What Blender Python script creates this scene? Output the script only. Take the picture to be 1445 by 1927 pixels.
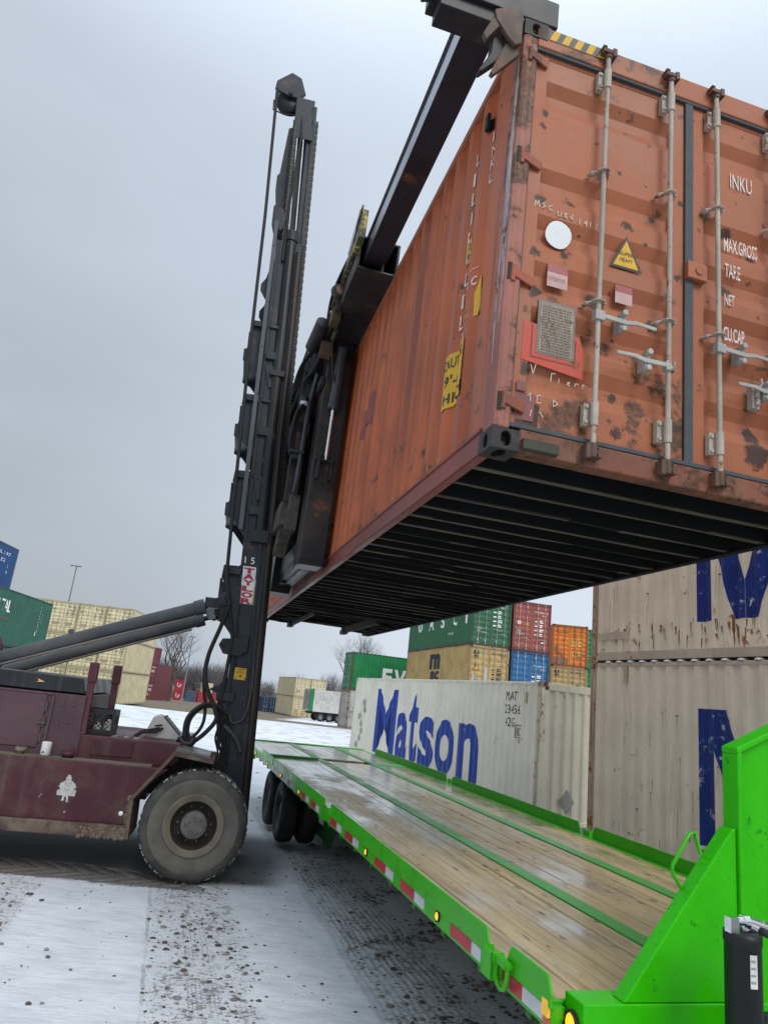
import bpy, bmesh, math, random
from mathutils import Vector, Matrix, Euler
R=math.radians
random.seed(7)
for o in list(bpy.data.objects): bpy.data.objects.remove(o)
SC=bpy.context.scene
COL=SC.collection
# ------------------------------------------------------------------ camera
FPX,PITCH,ROLL,EYE=1311.945,0.265063,0.109188,2.04989
fw=Vector((0,math.cos(PITCH),math.sin(PITCH))); up0=Vector((0,-math.sin(PITCH),math.cos(PITCH))); rt0=Vector((1,0,0))
rt=math.cos(ROLL)*rt0+math.sin(ROLL)*up0; up=-math.sin(ROLL)*rt0+math.cos(ROLL)*up0
cam=bpy.data.cameras.new('camera'); camo=bpy.data.objects.new('camera',cam); COL.objects.link(camo)
m=Matrix.Identity(4)
for i in range(3): m[i][0]=rt[i]; m[i][1]=up[i]; m[i][2]=-fw[i]
m[2][3]=EYE; camo.matrix_world=m
cam.sensor_fit='VERTICAL'; cam.sensor_height=36.0; cam.lens=FPX/1927*36.0
cam.clip_start=.05; cam.clip_end=3000
SC.camera=camo
# ------------------------------------------------------------------ world, sun, exposure
SUN_EL,SUN_AZ=42,150     # azimuth clockwise from +Y : the light comes from behind the camera, a little right
w=bpy.data.worlds.new('World'); SC.world=w; w.use_nodes=True
nt=w.node_tree; nt.nodes.clear()
def N(t,tree=None,**kw):
    n=(tree or nt).nodes.new(t)
    for k,v in kw.items(): setattr(n,k,v)
    return n
out=N('ShaderNodeOutputWorld'); bg=N('ShaderNodeBackground'); bg2=N('ShaderNodeBackground'); add=N('ShaderNodeAddShader')
sky=N('ShaderNodeTexSky'); sky.sky_type='NISHITA'; sky.sun_disc=False; sky.sun_elevation=R(SUN_EL); sky.sun_rotation=R(SUN_AZ); sky.air_density=2.0; sky.dust_density=4.0
bg.inputs[1].default_value=0.012
nt.links.new(sky.outputs[0],bg.inputs[0])
tc=N('ShaderNodeTexCoord'); sep=N('ShaderNodeSeparateXYZ'); nt.links.new(tc.outputs['Generated'],sep.inputs[0])
def M(op,a,b=None,clamp=False,tree=None):
    t=tree or nt
    n=t.nodes.new('ShaderNodeMath'); n.operation=op; n.use_clamp=clamp
    for i,v in enumerate((a,b)):
        if v is None: continue
        if isinstance(v,(int,float)): n.inputs[i].default_value=v
        else: t.links.new(v,n.inputs[i])
    return n.outputs[0]
def DOT(vecout,v,tree=None):
    t=tree or nt
    n=t.nodes.new('ShaderNodeVectorMath'); n.operation='DOT_PRODUCT'; t.links.new(vecout,n.inputs[0]); n.inputs[1].default_value=v
    return n.outputs['Value']
def RANGE(v,a,b,c=0,d=1,tree=None,smooth=True):
    t=tree or nt
    n=t.nodes.new('ShaderNodeMapRange'); n.interpolation_type='SMOOTHSTEP' if smooth else 'LINEAR'; n.clamp=True
    t.links.new(v,n.inputs[0])
    for i,x in enumerate((a,b,c,d)): n.inputs[i+1].default_value=x
    return n.outputs[0]
dirv=tc.outputs['Generated']
cl=N('ShaderNodeTexNoise'); cl.inputs['Scale'].default_value=1.7; cl.inputs['Detail'].default_value=4; cl.inputs['Roughness'].default_value=.5
mp=N('ShaderNodeMapping'); mp.inputs['Scale'].default_value=(1,1,2.2); nt.links.new(dirv,mp.inputs[0]); nt.links.new(mp.outputs[0],cl.inputs['Vector'])
L=M('ADD',M('MULTIPLY',sep.outputs[0],.11),.635)
L=M('ADD',L,RANGE(sep.outputs[2],.15,.62,0,.08))
L=M('ADD',L,RANGE(sep.outputs[2],.66,1.0,0,.9))
L=M('SUBTRACT',L,M('MULTIPLY',RANGE(DOT(dirv,(-.52,.82,.25)),.78,1.0),.135))
L=M('ADD',L,M('MULTIPLY',M('SUBTRACT',cl.outputs['Fac'],.5),.26))
L=M('ADD',L,M('MULTIPLY',RANGE(DOT(dirv,(.1,.99,.03)),.90,1.0),.09))
tint=N('ShaderNodeMixRGB'); tint.blend_type='MULTIPLY'; tint.inputs[0].default_value=1; tint.inputs[1].default_value=(.875,.985,1.125,1)
comb=N('ShaderNodeCombineXYZ'); 
for i in range(3): nt.links.new(L,comb.inputs[i])
nt.links.new(comb.outputs[0],tint.inputs[2]); nt.links.new(tint.outputs[0],bg2.inputs[0]); bg2.inputs[1].default_value=1.0
nt.links.new(bg.outputs[0],add.inputs[0]); nt.links.new(bg2.outputs[0],add.inputs[1]); nt.links.new(add.outputs[0],out.inputs[0])
sl=bpy.data.lights.new('sun','SUN'); sl.energy=1.6; sl.angle=R(28); sl.color=(1,.97,.93)
so=bpy.data.objects.new('sun',sl); COL.objects.link(so)
sd=Vector((math.sin(R(SUN_AZ))*math.cos(R(SUN_EL)),math.cos(R(SUN_AZ))*math.cos(R(SUN_EL)),math.sin(R(SUN_EL))))
so.rotation_euler=sd.to_track_quat('Z','Y').to_euler(); so.location=(5,-8,20)
SC.view_settings.view_transform='Standard'; SC.view_settings.look='None'; SC.view_settings.gamma=1; SC.view_settings.exposure=0.0
SC.view_settings.use_curve_mapping=False
SC.cycles.max_bounces=6; SC.cycles.use_denoising=True
# ------------------------------------------------------------------ helpers
def G(x,y):                                     # height of the yard: flat near, falling gently far off
    P=((0,0),(45,0),(55,-.18),(67,-.74),(100,-1.3),(125,-1.65),(150,-2.2),(185,-3.0),(240,-3.3),(420,-3.6))
    if y<=0: return 0
    for (a,b),(c,d) in zip(P,P[1:]):
        if y<=c: return b+(d-b)*(y-a)/(c-a)
    return P[-1][1]
class MB:
    def __init__(s): s.v=[]; s.f=[]; s.mi=[]; s.sm=[]
    def add(s,vs,fs,mi=0,smooth=False):
        o=len(s.v); s.v.extend([tuple(v) for v in vs])
        for f in fs: s.f.append(tuple(i+o for i in f)); s.mi.append(mi); s.sm.append(smooth)
        return s
    def box(s,x0,y0,z0,x1,y1,z1,mi=0):
        vs=[(x,y,z) for z in (z0,z1) for y in (y0,y1) for x in (x0,x1)]
        return s.add(vs,[(0,2,3,1),(4,5,7,6),(0,1,5,4),(2,6,7,3),(0,4,6,2),(1,3,7,5)],mi)
    def bar(s,p0,p1,w,h,upv=(0,0,1),mi=0):
        p0=Vector(p0);p1=Vector(p1);d=(p1-p0).normalized();u=Vector(upv)
        sd=d.cross(u)
        if sd.length<1e-4: sd=d.cross(Vector((1,0,0)))
        sd.normalize();u=sd.cross(d)
        vs=[]
        for p in (p0,p1):
            for a,b in ((-1,-1),(1,-1),(1,1),(-1,1)): vs.append(p+sd*(a*w/2)+u*(b*h/2))
        return s.add(vs,[(0,1,2,3),(7,6,5,4),(0,4,5,1),(1,5,6,2),(2,6,7,3),(3,7,4,0)],mi)
    def tube(s,pts,r,n=8,mi=0,cap=True):
        pts=[Vector(p) for p in pts]; rs=r if isinstance(r,(list,tuple)) else [r]*len(pts)
        vs=[];prev=None
        for i,p in enumerate(pts):
            d=(pts[min(i+1,len(pts)-1)]-pts[max(i-1,0)])
            if d.length<1e-9: d=Vector((0,0,1))
            d.normalize()
            if prev is None:
                a=d.cross(Vector((0,0,1)))
                if a.length<.05: a=d.cross(Vector((1,0,0)))
            else: a=prev-d*prev.dot(d)
            a.normalize(); prev=a; b=d.cross(a)
            for k in range(n):
                t=2*math.pi*k/n; vs.append(p+(a*math.cos(t)+b*math.sin(t))*rs[i])
        fs=[]
        for i in range(len(pts)-1):
            for k in range(n): fs.append((i*n+k,i*n+(k+1)%n,(i+1)*n+(k+1)%n,(i+1)*n+k))
        s.add(vs,fs,mi,True)
        if cap: s.add(vs[:n],[tuple(range(n))],mi); s.add(vs[-n:],[tuple(range(n))],mi)
        return s
    def lathe(s,prof,o,ax,n=32,mi=0):
        ax=Vector(ax).normalized(); o=Vector(o); a=ax.cross(Vector((0,0,1)))
        if a.length<.05: a=ax.cross(Vector((1,0,0)))
        a.normalize(); b=ax.cross(a); vs=[]
        for r,h in prof:
            for k in range(n):
                t=2*math.pi*k/n; vs.append(o+ax*h+(a*math.cos(t)+b*math.sin(t))*r)
        fs=[]
        for i in range(len(prof)-1):
            for k in range(n): fs.append((i*n+k,i*n+(k+1)%n,(i+1)*n+(k+1)%n,(i+1)*n+k))
        return s.add(vs,fs,mi,True)
    def prism(s,poly,axis,a,b,mi=0):
        n=len(poly); f={'x':lambda p,t:(t,p[0],p[1]),'y':lambda p,t:(p[0],t,p[1]),'z':lambda p,t:(p[0],p[1],t)}[axis]
        vs=[f(p,a) for p in poly]+[f(p,b) for p in poly]
        fs=[tuple(range(n)),tuple(range(2*n-1,n-1,-1))]+[(i,(i+1)%n,(i+1)%n+n,i+n) for i in range(n)]
        return s.add(vs,fs,mi)
    def xf(s,mt):
        s.v=[tuple(mt@Vector(v)) for v in s.v]; return s
    def build(s,name,mats,parent=None,bevel=0,seg=2,kind=None):
        me=bpy.data.meshes.new(name); me.from_pydata(s.v,[],s.f)
        mats=mats if isinstance(mats,(list,tuple)) else [mats]
        for x in mats: me.materials.append(x)
        me.polygons.foreach_set('material_index',s.mi); me.polygons.foreach_set('use_smooth',s.sm)
        bm=bmesh.new(); bm.from_mesh(me); bmesh.ops.recalc_face_normals(bm,faces=bm.faces); bm.to_mesh(me); bm.free()
        me.update()
        o=bpy.data.objects.new(name,me); COL.objects.link(o)
        if parent: o.parent=parent
        if bevel:
            b=o.modifiers.new('bevel','BEVEL'); b.width=bevel; b.segments=seg; b.limit_method='ANGLE'; b.angle_limit=R(40); b.harden_normals=False
        if kind: o['kind']=kind
        return o
def tag(o,label,cat,group=None):
    o['label']=label; o['category']=cat
    if group: o['group']=group
    return o
def thing(name,label,cat,loc,rz=0,group=None,mode='XYZ',rot=None):
    o=bpy.data.objects.new(name,None); COL.objects.link(o); o.location=loc; o.empty_display_size=.2
    o.rotation_mode=mode; o.rotation_euler=rot if rot else (0,0,rz)
    return tag(o,label,cat,group)
# text: polygons in a unit box, cached
_TX={}
def text2d(s,bold=0):
    k=(s,bold)
    if k not in _TX:
        cu=bpy.data.curves.new('t','FONT'); cu.body=s; cu.offset=bold; cu.resolution_u=4; cu.fill_mode='FRONT' if hasattr(cu,'fill_mode') else 'BOTH'
        ob=bpy.data.objects.new('t',cu); COL.objects.link(ob)
        dg=bpy.context.evaluated_depsgraph_get(); dg.update()
        me=bpy.data.meshes.new_from_object(ob.evaluated_get(dg))
        vs=[(v.co.x,v.co.y) for v in me.vertices]; fs=[tuple(p.vertices) for p in me.polygons]
        bpy.data.objects.remove(ob); bpy.data.curves.remove(cu); bpy.data.meshes.remove(me)
        x0=min(v[0] for v in vs);x1=max(v[0] for v in vs);y0=min(v[1] for v in vs);y1=max(v[1] for v in vs)
        _TX[k]=([((a-x0)/(x1-x0),(b-y0)/(y1-y0)) for a,b in vs],fs,(x1-x0)/(y1-y0))
    return _TX[k]
def put_text(mb,s,fn,w,h,bold=0,mi=0,cuts=None,drop=None):
    """fn(u,v)->xyz, u in 0..w to the reader's right, v in 0..h up; cuts = u values where the surface folds"""
    vs,fs,asp=text2d(s,bold)
    if w is None: w=h*asp
    bm=bmesh.new(); bv=[bm.verts.new((a*w,b*h,0)) for a,b in vs]
    for f in fs:
        try: bm.faces.new([bv[i] for i in f])
        except ValueError: pass
    for c in (cuts or []):
        if 0<c<w: bmesh.ops.bisect_plane(bm,geom=bm.verts[:]+bm.edges[:]+bm.faces[:],plane_co=(c,0,0),plane_no=(1,0,0),dist=1e-6)
    bm.verts.ensure_lookup_table(); bm.verts.index_update()
    mb.add([fn(v.co.x,v.co.y) for v in bm.verts],[tuple(v.index for v in f.verts) for f in bm.faces if not(drop and drop(f.calc_center_median()))],mi)
    bm.free(); return w
# ------------------------------------------------------------------ materials
def new_mat(name):
    mt=bpy.data.materials.new(name); mt.use_nodes=True; t=mt.node_tree; return mt,t,t.nodes['Principled BSDF']
def noise(t,vec,scale,detail=4,rough=.55,dist=0):
    n=t.nodes.new('ShaderNodeTexNoise'); n.inputs['Scale'].default_value=scale; n.inputs['Detail'].default_value=detail; n.inputs['Roughness'].default_value=rough; n.inputs['Distortion'].default_value=dist
    t.links.new(vec,n.inputs['Vector']); return n.outputs['Fac']
def mapping(t,vec,scale,locv=(0,0,0)):
    n=t.nodes.new('ShaderNodeMapping'); n.inputs['Scale'].default_value=scale; n.inputs['Location'].default_value=locv; t.links.new(vec,n.inputs[0]); return n.outputs[0]
def mix(t,fac,a,b,mode='MIX'):
    n=t.nodes.new('ShaderNodeMixRGB'); n.blend_type=mode
    for i,v in enumerate((fac,a,b)):
        if isinstance(v,(int,float)): n.inputs[i].default_value=v
        elif isinstance(v,tuple): n.inputs[i].default_value=v if len(v)==4 else v+(1,)
        else: t.links.new(v,n.inputs[i])
    return n.outputs[0]
def bump(t,p,h,strength=.3,dist=.01):
    n=t.nodes.new('ShaderNodeBump'); n.inputs['Strength'].default_value=strength; n.inputs['Distance'].default_value=dist
    t.links.new(h,n.inputs['Height']); t.links.new(n.outputs[0],p.inputs['Normal'])
def paint(name,c,rough=.45,rust=0,streak=.25,fade=.2,rustlow=0,metal=0,scale=1.0,rustc=(.07,.030,.016),dirtc=(.05,.045,.04),dirt=0,spots=0,coat=0,seed=0,bumpy=.15,wet=0,spec=.30,slo=.52):
    mt,t,p=new_mat(name)
    co=t.nodes.new('ShaderNodeTexCoord').outputs['Object']
    oi=t.nodes.new('ShaderNodeObjectInfo'); va=t.nodes.new('ShaderNodeVectorMath'); va.operation='ADD'; t.links.new(co,va.inputs[0])
    cr=t.nodes.new('ShaderNodeCombineXYZ')
    for i in range(3): t.links.new(M('MULTIPLY',oi.outputs['Random'],11.0+7*i,tree=t),cr.inputs[i])
    t.links.new(cr.outputs[0],va.inputs[1]); co=va.outputs[0]
    n1=noise(t,co,1.1*scale,5,.6); col=mix(t,RANGE(n1,.3,.7,0,1,t),tuple(x*(1-fade) for x in c),tuple(min(1,x*(1+fade)) for x in c))
    n0=noise(t,co,14*scale,3); col=mix(t,RANGE(n0,.35,.75,0,.22,t),col,tuple(x*.75 for x in c))
    if streak:
        st=noise(t,mapping(t,co,(7*scale,7*scale,.35)),1.0,4,.6); col=mix(t,RANGE(st,slo,slo+.24,0,streak,t),col,dirtc)
    hgt=n0
    if dirt:
        dn=noise(t,co,2.6*scale,6,.65); col=mix(t,RANGE(dn,.42,.66,0,dirt,t),col,(.16,.135,.10))
    if rust or rustlow:
        rn=noise(t,co,4.5*scale,7,.68); rn2=noise(t,co,1.3*scale,3,.5); k=M('ADD',rn,M('MULTIPLY',M('SUBTRACT',rn2,.5,tree=t),.45,tree=t),tree=t)
        if rustlow:
            sz=t.nodes.new('ShaderNodeSeparateXYZ'); t.links.new(t.nodes.new('ShaderNodeTexCoord').outputs['Object'],sz.inputs[0])
            k=M('ADD',k,RANGE(sz.outputs[2],0,1.1,rustlow,0,t,False),tree=t)
        th=.70-.42*rust
        rm=RANGE(k,th,th+.06,0,1,t); rcol=mix(t,RANGE(noise(t,co,30,3),.3,.7,0,1,t),rustc,tuple(x*2.4 for x in rustc))
        halo=RANGE(k,th-.07,th+.02,0,.45,t); col=mix(t,halo,col,tuple(a*.5+b*1.5 for a,b in zip(c,rustc)))
        col=mix(t,rm,col,rcol); hgt=M('SUBTRACT',n0,M('MULTIPLY',rm,.8,tree=t),tree=t)
    if spots:
        v=t.nodes.new('ShaderNodeTexVoronoi'); v.voronoi_dimensions='2D'; v.inputs['Scale'].default_value=5.2; s2=t.nodes.new('ShaderNodeSeparateXYZ'); t.links.new(co,s2.inputs[0]); c2=t.nodes.new('ShaderNodeCombineXYZ'); t.links.new(s2.outputs[0],c2.inputs[0]); t.links.new(s2.outputs[2],c2.inputs[1]); t.links.new(c2.outputs[0],v.inputs['Vector'])
        dd=M('ADD',v.outputs['Distance'],M('MULTIPLY',M('SUBTRACT',noise(t,co,18,5,.7),.5,tree=t),.75,tree=t),tree=t)
        sel=RANGE(noise(t,co,.9,2),.38,.62,0,.10,t)
        sz=t.nodes.new('ShaderNodeSeparateXYZ'); t.links.new(t.nodes.new('ShaderNodeTexCoord').outputs['Object'],sz.inputs[0])
        vs_=t.nodes.new('ShaderNodeSeparateXYZ'); t.links.new(v.outputs['Color'],vs_.inputs[0]); rad=M('POWER',vs_.outputs[0],3.6,tree=t)
        lim=M('SUBTRACT',M('MULTIPLY',rad,M('ADD',M('ADD',sel,.17,tree=t),RANGE(sz.outputs[2],.15,1.9,.36*spots,0,t,False),tree=t),tree=t),.01,tree=t)
        q=M('SUBTRACT',lim,dd,tree=t)
        col=mix(t,RANGE(q,-.04,.03,0,.85,t),col,(.085,.036,.022)); col=mix(t,RANGE(q,.02,.07,0,.8,t),col,(.04,.022,.016))
    t.links.new(col,p.inputs['Base Color'])
    p.inputs['Metallic'].default_value=metal
    rr=RANGE(n1,.3,.7,max(.05,rough-.1),min(1,rough+.12),t); t.links.new(rr,p.inputs['Roughness'])
    p.inputs['Specular IOR Level'].default_value=spec
    if coat: p.inputs['Coat Weight'].default_value=coat; p.inputs['Coat Roughness'].default_value=.15
    if bumpy: bump(t,p,hgt,bumpy,.004)
    return mt
def plain(name,c,rough=.5,metal=0,emit=None,es=1):
    mt,t,p=new_mat(name); p.inputs['Base Color'].default_value=c+(1,); p.inputs['Roughness'].default_value=rough; p.inputs['Metallic'].default_value=metal
    co=t.nodes.new('ShaderNodeTexCoord').outputs['Object']; n=noise(t,co,9,4)
    t.links.new(mix(t,RANGE(n,.3,.7,0,1,t),tuple(x*.86 for x in c),tuple(min(1,x*1.1) for x in c)),p.inputs['Base Color'])
    if emit: p.inputs['Emission Color'].default_value=emit+(1,); p.inputs['Emission Strength'].default_value=es
    return mt
BLACK=plain('black_rubber',(.012,.012,.013),.75)
GASKET=plain('door_seal_rubber',(.05,.058,.065),.7)
GALV=paint('galvanised_steel',(.36,.35,.32),.5,rust=.25,streak=.2,metal=.0,rustc=(.10,.05,.03),scale=2)
CHROME=plain('chrome',(.75,.77,.8),.12,1.0)
STEELDK=paint('dark_greasy_steel',(.015,.017,.020),.42,rust=.06,streak=.25,fade=.4,dirtc=(.07,.065,.055),rustc=(.05,.03,.02),bumpy=.25)
MASTP=paint('slate_mast_paint',(.019,.025,.033),.45,rust=.10,streak=.4,fade=.35,dirtc=(.010,.011,.013),rustc=(.06,.035,.022),bumpy=.2)
MASTB=paint('worn_brown_rail',(.030,.022,.019),.4,rust=.05,streak=.3,fade=.4)
WHITE_T=plain('white_lettering',(.78,.78,.76),.6)
BLUE_T=paint('blue_lettering',(.006,.044,.30),.45,rust=0,streak=.15,fade=.12,dirtc=(.1,.1,.16))
BLUE_W=paint('worn_blue_lettering',(.006,.030,.19),.5,rust=.07,streak=.2,fade=.15,dirtc=(.1,.1,.16),rustc=(.45,.45,.45),scale=2.5)
DARK_T=plain('black_lettering',(.03,.03,.035),.6)
YEL=paint('yellow_decal',(.62,.36,.025),.5,streak=.15,fade=.1)
REDP=plain('red_decal',(.36,.012,.03),.5)
# ------------------------------------------------------------------ ground (structure)
def ground_material():
    mt,t,p=new_mat('trodden_snow')
    co=t.nodes.new('ShaderNodeTexCoord').outputs['Object']
    s=t.nodes.new('ShaderNodeSeparateXYZ'); t.links.new(co,s.inputs[0]); X,Y=s.outputs[0],s.outputs[1]
    wob=M('MULTIPLY',M('SUBTRACT',noise(t,co,1.2,3),.5,tree=t),.22,tree=t)
    fine=M('MULTIPLY',M('SUBTRACT',noise(t,co,9,3),.5,tree=t),.10,tree=t)
    lat0=DOT(co,(.9648,.2622,0),t); lat=M('ADD',M('ADD',lat0,wob,tree=t),fine,tree=t); lon=DOT(co,(-.2622,.9648,0),t)
    def band(v,a,b,e=.06): return M('MULTIPLY',RANGE(v,a-e,a+e,0,1,t),RANGE(v,b-e,b+e,1,0,t),tree=t)
    near=RANGE(lon,11.5,14,1,.0,t)
    b2=M('MULTIPLY',band(lat,.22,.98),near,tree=t); b1=M('MULTIPLY',band(lat,1.80,2.55,.08),near,tree=t); b1c=band(lat0,1.78,2.05,.05); b4=M('MULTIPLY',band(lat,-1.7,-.86),near,tree=t)
    ud=M('MULTIPLY',RANGE(lat,2.25,3.5,0,1,t),RANGE(lat,4.2,5.0,1,.3,t),tree=t)  # under the trailer: its shade painted into the snow, with some dirt
    fd=DOT(co,(-.0698,.9976,0),t)   # across the loader's own track
    fk=M('MULTIPLY',band(M('ADD',fd,wob,tree=t),8.02,8.62,.06),RANGE(X,-1.75,-1.4,1,0,t),tree=t)
    # dirt amount 0..1
    D=M('ADD',M('ADD',M('MULTIPLY',b2,.125,tree=t),.018,tree=t),M('MULTIPLY',b1,.13,tree=t),tree=t)
    D=M('ADD',D,M('MULTIPLY',b4,.13,tree=t),tree=t); D=M('ADD',D,M('MULTIPLY',fk,.30,tree=t),tree=t); D=M('ADD',D,M('MULTIPLY',M('MULTIPLY',ud,near,tree=t),.05,tree=t),tree=t)
    n1=noise(t,co,6.5,7,.68); n2=noise(t,co,28,4,.65); nl=noise(t,co,.7,4,.5)
    k=M('ADD',M('ADD',M('MULTIPLY',n1,.45,tree=t),M('MULTIPLY',n2,.55,tree=t),tree=t),M('MULTIPLY',M('SUBTRACT',nl,.5,tree=t),.14,tree=t),tree=t)
    gm=RANGE(M('ADD',k,D,tree=t),.635,.75,0,1,t)
    # tread prints
    wv=t.nodes.new('ShaderNodeTexWave'); wv.wave_type='BANDS'; wv.bands_direction='X'; wv.inputs['Scale'].default_value=1.35; wv.inputs['Distortion'].default_value=1.4; wv.inputs['Detail'].default_value=2; wv.inputs['Detail Scale'].default_value=2
    cx=t.nodes.new('ShaderNodeCombineXYZ'); zig=M('ABSOLUTE',M('SUBTRACT',fd,8.32,tree=t),tree=t)
    t.links.new(M('ADD',X,M('MULTIPLY',zig,1.1,tree=t),tree=t),cx.inputs[0]); t.links.new(cx.outputs[0],wv.inputs['Vector'])
    chev=M('MULTIPLY',RANGE(wv.outputs['Fac'],.35,.65,0,1,t),fk,tree=t)
    w2=t.nodes.new('ShaderNodeTexWave'); w2.bands_direction='X'; w2.inputs['Scale'].default_value=5.2; w2.inputs['Distortion'].default_value=.5
    c2=t.nodes.new('ShaderNodeCombineXYZ'); t.links.new(M('ADD',lat0,M('MULTIPLY',wob,.15,tree=t),tree=t),c2.inputs[0]); t.links.new(c2.outputs[0],w2.inputs['Vector'])
    w3=t.nodes.new('ShaderNodeTexWave'); w3.bands_direction='X'; w3.inputs['Scale'].default_value=7; w3.inputs['Distortion'].default_value=1
    c3=t.nodes.new('ShaderNodeCombineXYZ'); t.links.new(M('ADD',lon,M('MULTIPLY',lat0,.8,tree=t),tree=t),c3.inputs[0]); t.links.new(c3.outputs[0],w3.inputs['Vector'])
    rib=M('MULTIPLY',M('ADD',M('MULTIPLY',RANGE(w2.outputs['Fac'],.3,.7,0,1,t),.7,tree=t),M('MULTIPLY',w3.outputs['Fac'],.3,tree=t),tree=t),M('MULTIPLY',M('MAXIMUM',M('MULTIPLY',b1,.9,tree=t),M('MULTIPLY',M('MAXIMUM',band(lat0,.50,.60,.015),band(lat0,.64,.72,.015),tree=t),1.6,tree=t),tree=t),near,tree=t),tree=t)
    snow=mix(t,RANGE(noise(t,co,2.2,5,.6),.3,.7,0,1,t),(.62,.645,.685),(.72,.745,.78))
    snow=mix(t,RANGE(noise(t,mapping(t,co,(3,14,1)),1,6,.66),.42,.68,0,.40,t),snow,(.42,.44,.48))
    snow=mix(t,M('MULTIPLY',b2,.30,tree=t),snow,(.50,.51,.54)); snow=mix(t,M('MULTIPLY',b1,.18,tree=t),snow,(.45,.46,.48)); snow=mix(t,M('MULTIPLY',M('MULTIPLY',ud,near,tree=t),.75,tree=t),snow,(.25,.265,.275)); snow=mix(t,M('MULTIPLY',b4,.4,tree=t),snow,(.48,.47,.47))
    bare=M('MULTIPLY',M('MULTIPLY',RANGE(M('ADD',fd,wob,tree=t),8.30,8.52,0,1,t),RANGE(fd,10.6,11.4,1,0,t),tree=t),RANGE(M('ADD',X,wob,tree=t),-1.0,-.55,1,0,t),tree=t); snow=mix(t,M('MULTIPLY',bare,.86,tree=t),snow,(.115,.12,.13))  # bare wet ground under the loader, the machine's shade painted in too
    snow=mix(t,M('MULTIPLY',fk,.75,tree=t),snow,(.22,.22,.22)); snow=mix(t,M('MULTIPLY',M('MULTIPLY',chev,RANGE(noise(t,co,3,4),.35,.6,.2,1,t),tree=t),.85,tree=t),snow,(.70,.73,.78))
    edge=M('MULTIPLY',RANGE(M('ABSOLUTE',M('SUBTRACT',M('ADD',lat0,M('MULTIPLY',fine,.35,tree=t),tree=t),.20,tree=t),tree=t),.006,.022,1,0,t),near,tree=t); snow=mix(t,M('MULTIPLY',M('MULTIPLY',edge,RANGE(noise(t,co,2.0,4),.38,.6,.1,1,t),tree=t),.5,tree=t),snow,(.25,.25,.26)); snow=mix(t,M('MULTIPLY',M('SUBTRACT',1.0,rib,tree=t),M('MULTIPLY',M('MULTIPLY',b1,.34,tree=t),RANGE(noise(t,co,2.4,4),.4,.6,.3,1,t),tree=t),tree=t),snow,(.20,.20,.205))
    grav=mix(t,RANGE(noise(t,co,40,3),.3,.7,0,1,t),(.10,.088,.078),(.22,.20,.18))
    col=mix(t,M('MULTIPLY',gm,.85,tree=t),snow,grav)
    foot=M('MULTIPLY',RANGE(lat,5.0,5.9,0,1,t),RANGE(Y,19,23,1,0,t),tree=t); col=mix(t,M('MULTIPLY',foot,.85,tree=t),col,(.13,.125,.12))
    # far field : snow thinning over dead grass, and a bare brown verge
    far=RANGE(Y,20,34,0,1,t)
    gn=noise(t,mapping(t,co,(.9,2.2,1)),1.0,9,.76); grass=mix(t,RANGE(noise(t,mapping(t,co,(.6,4,1)),2.0,5),.3,.7,0,1,t),(.115,.092,.062),(.23,.19,.135))
    Yw=M('ADD',Y,M('MULTIPLY',M('SUBTRACT',noise(t,mapping(t,co,(.07,.3,1)),1,3),.5,tree=t),9,tree=t),tree=t)
    left=RANGE(X,-12,-7,1,0,t); verge=M('MAXIMUM',M('MULTIPLY',RANGE(Yw,53,57,0,1,t),left,tree=t),M('MULTIPLY',RANGE(Yw,59,62,0,1,t),RANGE(Yw,76,80,1,0,t),tree=t),tree=t)
    thin=RANGE(M('ADD',gn,M('MULTIPLY',verge,.30,tree=t),tree=t),.50,.64,0,1,t)
    fcol=mix(t,thin,(.74,.78,.84),grass); col=mix(t,far,col,fcol)
    t.links.new(col,p.inputs['Base Color']); p.inputs['Roughness'].default_value=.85; p.inputs['Specular IOR Level'].default_value=.25
    h=M('ADD',M('MULTIPLY',noise(t,co,5,6,.65),.55,tree=t),M('MULTIPLY',noise(t,mapping(t,co,(1.2,4.5,1)),3,4),.28,tree=t),tree=t); h=M('SUBTRACT',h,M('MULTIPLY',M('MULTIPLY',rib,RANGE(noise(t,co,1.8,4),.42,.62,.15,1,t),tree=t),.40,tree=t),tree=t); h=M('ADD',h,M('MULTIPLY',noise(t,mapping(t,co,(14,40,1)),1,5,.7),.22,tree=t),tree=t); h=M('SUBTRACT',h,M('MULTIPLY',chev,.8,tree=t),tree=t); h=M('SUBTRACT',h,M('MULTIPLY',M('MAXIMUM',b1c,M('MAXIMUM',b2,fk,tree=t),tree=t),.35,tree=t),tree=t)
    bump(t,p,h,.75,.045)
    return mt
ys=[-30,-10,-4]+[i*.5 for i in range(0,40)]+[20,25,30,35,40,45,50,55,60,67,75,85,100,112,125,137,150,167,185,210,240,300,420,900,1800]
xs=[-1800,-700,-300,-180,-120,-80,-50,-35,-25,-18]+[-12+i*.5 for i in range(60)]+[18,25,35,50,80,120,180,300,700,1800]
g=MB(); rr=random.Random(3)
vs=[(x,y,G(x,y)+((rr.random()-.5)*.025 if y<16 and -11<x<17 else 0)) for y in ys for x in xs]; nx=len(xs)
g.add(vs,[(j*nx+i,j*nx+i+1,(j+1)*nx+i+1,(j+1)*nx+i) for j in range(len(ys)-1) for i in range(nx-1)],0,True)
g.build('ground',ground_material(),kind='structure')
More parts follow.
